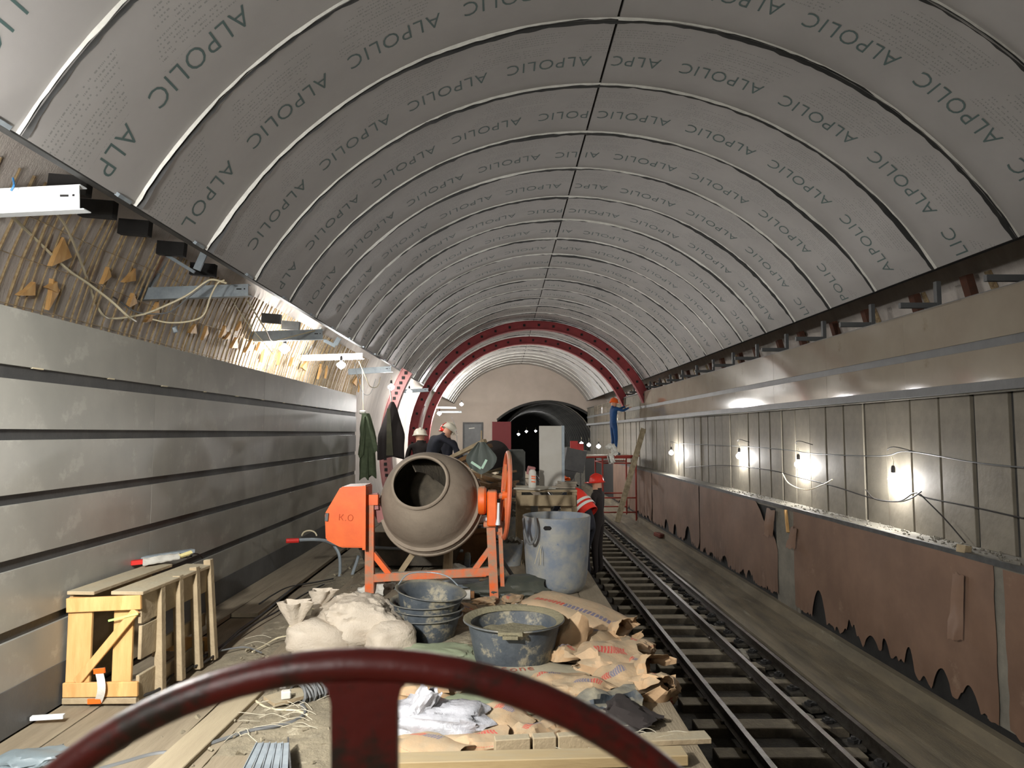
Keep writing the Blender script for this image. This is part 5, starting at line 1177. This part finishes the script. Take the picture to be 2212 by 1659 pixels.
    if vest:
        mb = MB(); pe, ch = Vector(D['wai']), Vector(D['che']); up = (ch - pe).normalized(); yy = Vector((0, 1, 0)); yy = (yy - up * yy.dot(up)).normalized(); xx = yy.cross(up)
        def vfn(u, v):
            th = 2 * math.pi * u; r = .195 - .03 * abs(v - .6); return pe - up * .14 + up * (.50 * v) + (xx * math.cos(th) * r + yy * math.sin(th) * r * .80) * (1 - .35 * max(0, v - .75) * 4)
        mb.grid(vfn, 28, 10, closeu=True); o = mb.build('vest', vest, None, world=False, smooth=True, solid=.008); o.parent = t
        for vz in (.18, .34):
            mb = MB()
            def bfn(u, v, vz=vz): th = 2 * math.pi * u; r = .208; return pe - up * .14 + up * (.5 * vz + .045 * v) + (xx * math.cos(th) * r + yy * math.sin(th) * r * .80)
            mb.grid(bfn, 28, 1, closeu=True); o = mb.build('reflective_band', M_ref, None, world=False, smooth=True, solid=.003); o.parent = t
    return t
lean = dict(wai=(.0, .06, 1.08), che=(.04, .20, 1.26), nek=(.06, .34, 1.38), hed=(.07, .42, 1.46), top=(.07, .47, 1.57), sl=(-.14, .22, 1.36), el=(-.2, .42, 1.16), wl=(-.1, .62, 1.05), sr=(.24, .22, 1.36), er=(.38, .42, 1.22), wr=(.44, .62, 1.10))
ll = aY(945, 1000, 12.2)
person('worker in a dark jacket and tan hat bending and reaching toward the timber heap', (ll.x - .25, 12.4, 0.02), -1.1, {k: (v[0], v[1], v[2] + .20 * (v[2] > 1.2)) for k, v in lean.items()}, (M_navy, M_darkc), helm=M_hel_w, sc_=.98)
person('worker in a bright red helmet mostly hidden behind the tan hat worker', (aY(962, 1000, 13).x, 13.1, 0.0), -.6, {}, (M_navy, M_navy), helm=M_hel_r, sc_=1.03)
person('worker in a white helmet stooping at the left of the group behind the mixer', (aY(921, 1000, 13.3).x - .12, 13.3, 0.0), .3, {}, (M_darkc, M_navy), helm=M_hel_w, sc_=.98)
up_ = dict(sl=(-.19, .02, 1.44), el=(-.22, .22, 1.40), wl=(-.14, .42, 1.50), sr=(.19, .02, 1.44), er=(.22, .22, 1.36), wr=(.14, .42, 1.44))
ZP = .88
person('worker in blue overalls and orange helmet standing on the scaffold facing the wall', (aY(1326, 980, 22.6).x, 22.6, ZP + .02), -1.35, up_, (M_blue, M_blue), helm=M_hel_o, sc_=1.06)
bend = dict(pel=(0, -.1, .92), wai=(0, -.02, 1.06), che=(0, .14, 1.20), nek=(0, .27, 1.31), hed=(0, .36, 1.37), top=(0, .43, 1.46), hl=(-.1, -.1, .9), hr=(.1, -.1, .9), sl=(-.19, .16, 1.28), el=(-.22, .34, 1.05), wl=(-.16, .52, .92), sr=(.19, .16, 1.28), er=(.22, .34, 1.05), wr=(.16, .52, .92))
person('worker in an orange vest with white bands and orange helmet bending beside the track', (aY(1258, 1000, 14.2).x, 14.2, -1.40), .85, {k: (v[0], v[1], v[2] + .12 * (v[2] > 1.0)) for k, v in bend.items()}, (M_navy, M_navy), helm=M_hel_o, vest=M_hvest, sc_=1.30)
person('worker in dark clothes and red helmet standing right of the orange vest worker', (aY(1291, 1000, 15.0).x, 15.0, -1.40), 1.1, {}, (M_darkc, M_darkc), helm=M_hel_r, sc_=1.22)

# ================================================================== SCAFFOLD, POLE, FAR THINGS
sf = thing('scaffold', 'red tube scaffold with a plank platform by the right wall', 'scaffold', (3.8, 22.6, -1.2))
xa_, xb_ = 3.15, 4.2
for (x, yy) in ((xa_, 21.9), (xb_, 21.9), (xa_, 23.6), (xb_, 23.6)):
    mb = MB(); mb.tube([(x, yy, -1.3), (x, yy, ZP + .02)], .028, 8); mb.build('upright', M_redp if False else mat('red_tube', (150, 52, 40), rough=.6), sf)
M_tube = MATS['red_tube']
for z in (ZP - .03, ZP - .2, -.4, -.85):
    for (a, b) in (((xa_, 21.9), (xb_, 21.9)), ((xa_, 23.6), (xb_, 23.6)), ((xa_, 21.9), (xa_, 23.6))):
        mb = MB(); mb.tube([(*a, z), (*b, z)], .022, 8); mb.build('cross_tube', M_tube, sf)
mb = MB(); mb.tube([(xa_ - .6, 21.85, ZP - .02), (xb_ + .1, 21.85, ZP + .03)], .03, 8); mb.build('ledger', M_tube, sf)
mb = MB(); mb.span((xa_ - .5, 21.9, ZP), (xb_, 22.7, ZP + .02)); mb.span((xa_ - .5, 22.75, ZP), (xb_, 23.6, ZP + .02)); mb.build('platform', M_woodd, sf)
mb = MB(); mb.beam(aY(1333, 1128, 21.0), aY(1390, 926, 21.9), .17, .04, up=(0, 1, 0)); tag(mb.build('leaning_pole', mat('mortar_splashed_wood', (150, 138, 112), (112, 100, 78), scale=9, rough=.8)), 'long mortar splashed plank leaning between trench and right wall', 'plank')
t = thing('foil_bundle', 'shiny foil wrapped bundle on the scaffold edge under the bulb cluster', 'bundle', aY(1320, 985, 21.7))
for i, q in enumerate(((1318, 965), (1326, 972), (1320, 990))): 
    o = crumple('foil', aY(*q, 21.7), (.3, .2, .16), (0, i, i), M_film, None, None, None, seed=90 + i, amp=.4); 
    for k in ('label', 'category', 'group'):
        if k in o: del o[k]
    o.parent = t; o.location = Vector(o.location) - Vector(t.location)
for q, (w_, h_), lb in (((1240, 967), (.26, .45), 'bright red panel left of the bulb cluster'), ((1254, 970), (.2, .38), 'second red panel touching the bulb cluster')):
    p = aY(*q, 23.5); mb = MB(); mb.box(p, (w_, .06, h_), bev=.01); tag(mb.build('red_board', M_redp), lb, 'panel')
    mb = MB(); mb.tube([p + Vector((0, .05, -h_ / 2)), (p.x, p.y + .05, -1.4)], .02, 6); tag(mb.build('panel_post', M_steel), 'thin post carrying the ' + lb.split(' left')[0].split(' touching')[0], 'post')
mb = MB(); p = aY(1063, 975, 35.5); q = aY(1104, 911, 35.5); mb.span((p.x, 35.5, 0), (q.x, 35.6, q.z)); tag(mb.build('red_hoarding', mat('oxblood', (96, 34, 36), rough=.8)), 'dark red hoarding beside the far tunnel opening', 'hoarding')
mb = MB(); p = aY(1240, 1003, 16); 
mb.box(p + Vector((-.05, 0, .1)), (.5, .4, .5), rot=(0, .2, .3)); mb.box(p + Vector((-.2, 0, -.2)), (.3, .4, .5), rot=(.1, .5, .3))
tag(mb.build('machine_part', M_strip), 'dark machinery on the track behind the orange vest worker', 'machine')

# ================================================================== HANDWHEEL IN THE FOREGROUND
YH = .6; hx, hy, RO = 783, 2452, 1017
hw = thing('handwheel', 'dark red painted handwheel with chipped paint rising across the foreground', 'wheel', aY(hx, hy, YH))
mb = MB(); mb.tube([aY(hx + RO * math.cos(a), hy - RO * math.sin(a), YH) for a in [2 * math.pi * i / 96 for i in range(96)]], .0136, 16, closed=True); mb.build('rim', M_red, hw, smooth=True)
for k in range(4):
    a = math.pi / 2 + k * math.pi / 2; mb = MB(); dx, dy = math.cos(a), math.sin(a); nx_, ny_ = -dy, dx
    def hp2(r, s): return aY(hx + 3 + dx * r + nx_ * s, hy - dy * r - ny_ * s, YH - .006)
    poly = [hp2(80, -70), hp2(930, -72), hp2(962, -80), hp2(992, -108), hp2(992, 108), hp2(962, 80), hp2(930, 72), hp2(80, 70)]
    mb.prism(poly, (0, .012, 0)); mb.build('spoke', M_red, hw)
cH = aY(hx, hy, YH); mb = MB(); mb.tube([cH + Vector((0, -.03, 0)), cH + Vector((0, .03, 0))], .055, 24); mb.build('hub', M_red, hw, smooth=40)
mb = MB(); mb.tube([cH + Vector((0, 0, 0)), cH + Vector((0, -.25, 0))], .02, 12); mb.build('shaft', M_steel, hw, smooth=40)
mb = MB(); mb.span((cH.x - .06, cH.y - .32, 0), (cH.x + .06, cH.y - .2, cH.z + .06)); tag(mb.build('wheel_stand', M_steel), 'steel stand carrying the handwheel shaft, below the view', 'stand')
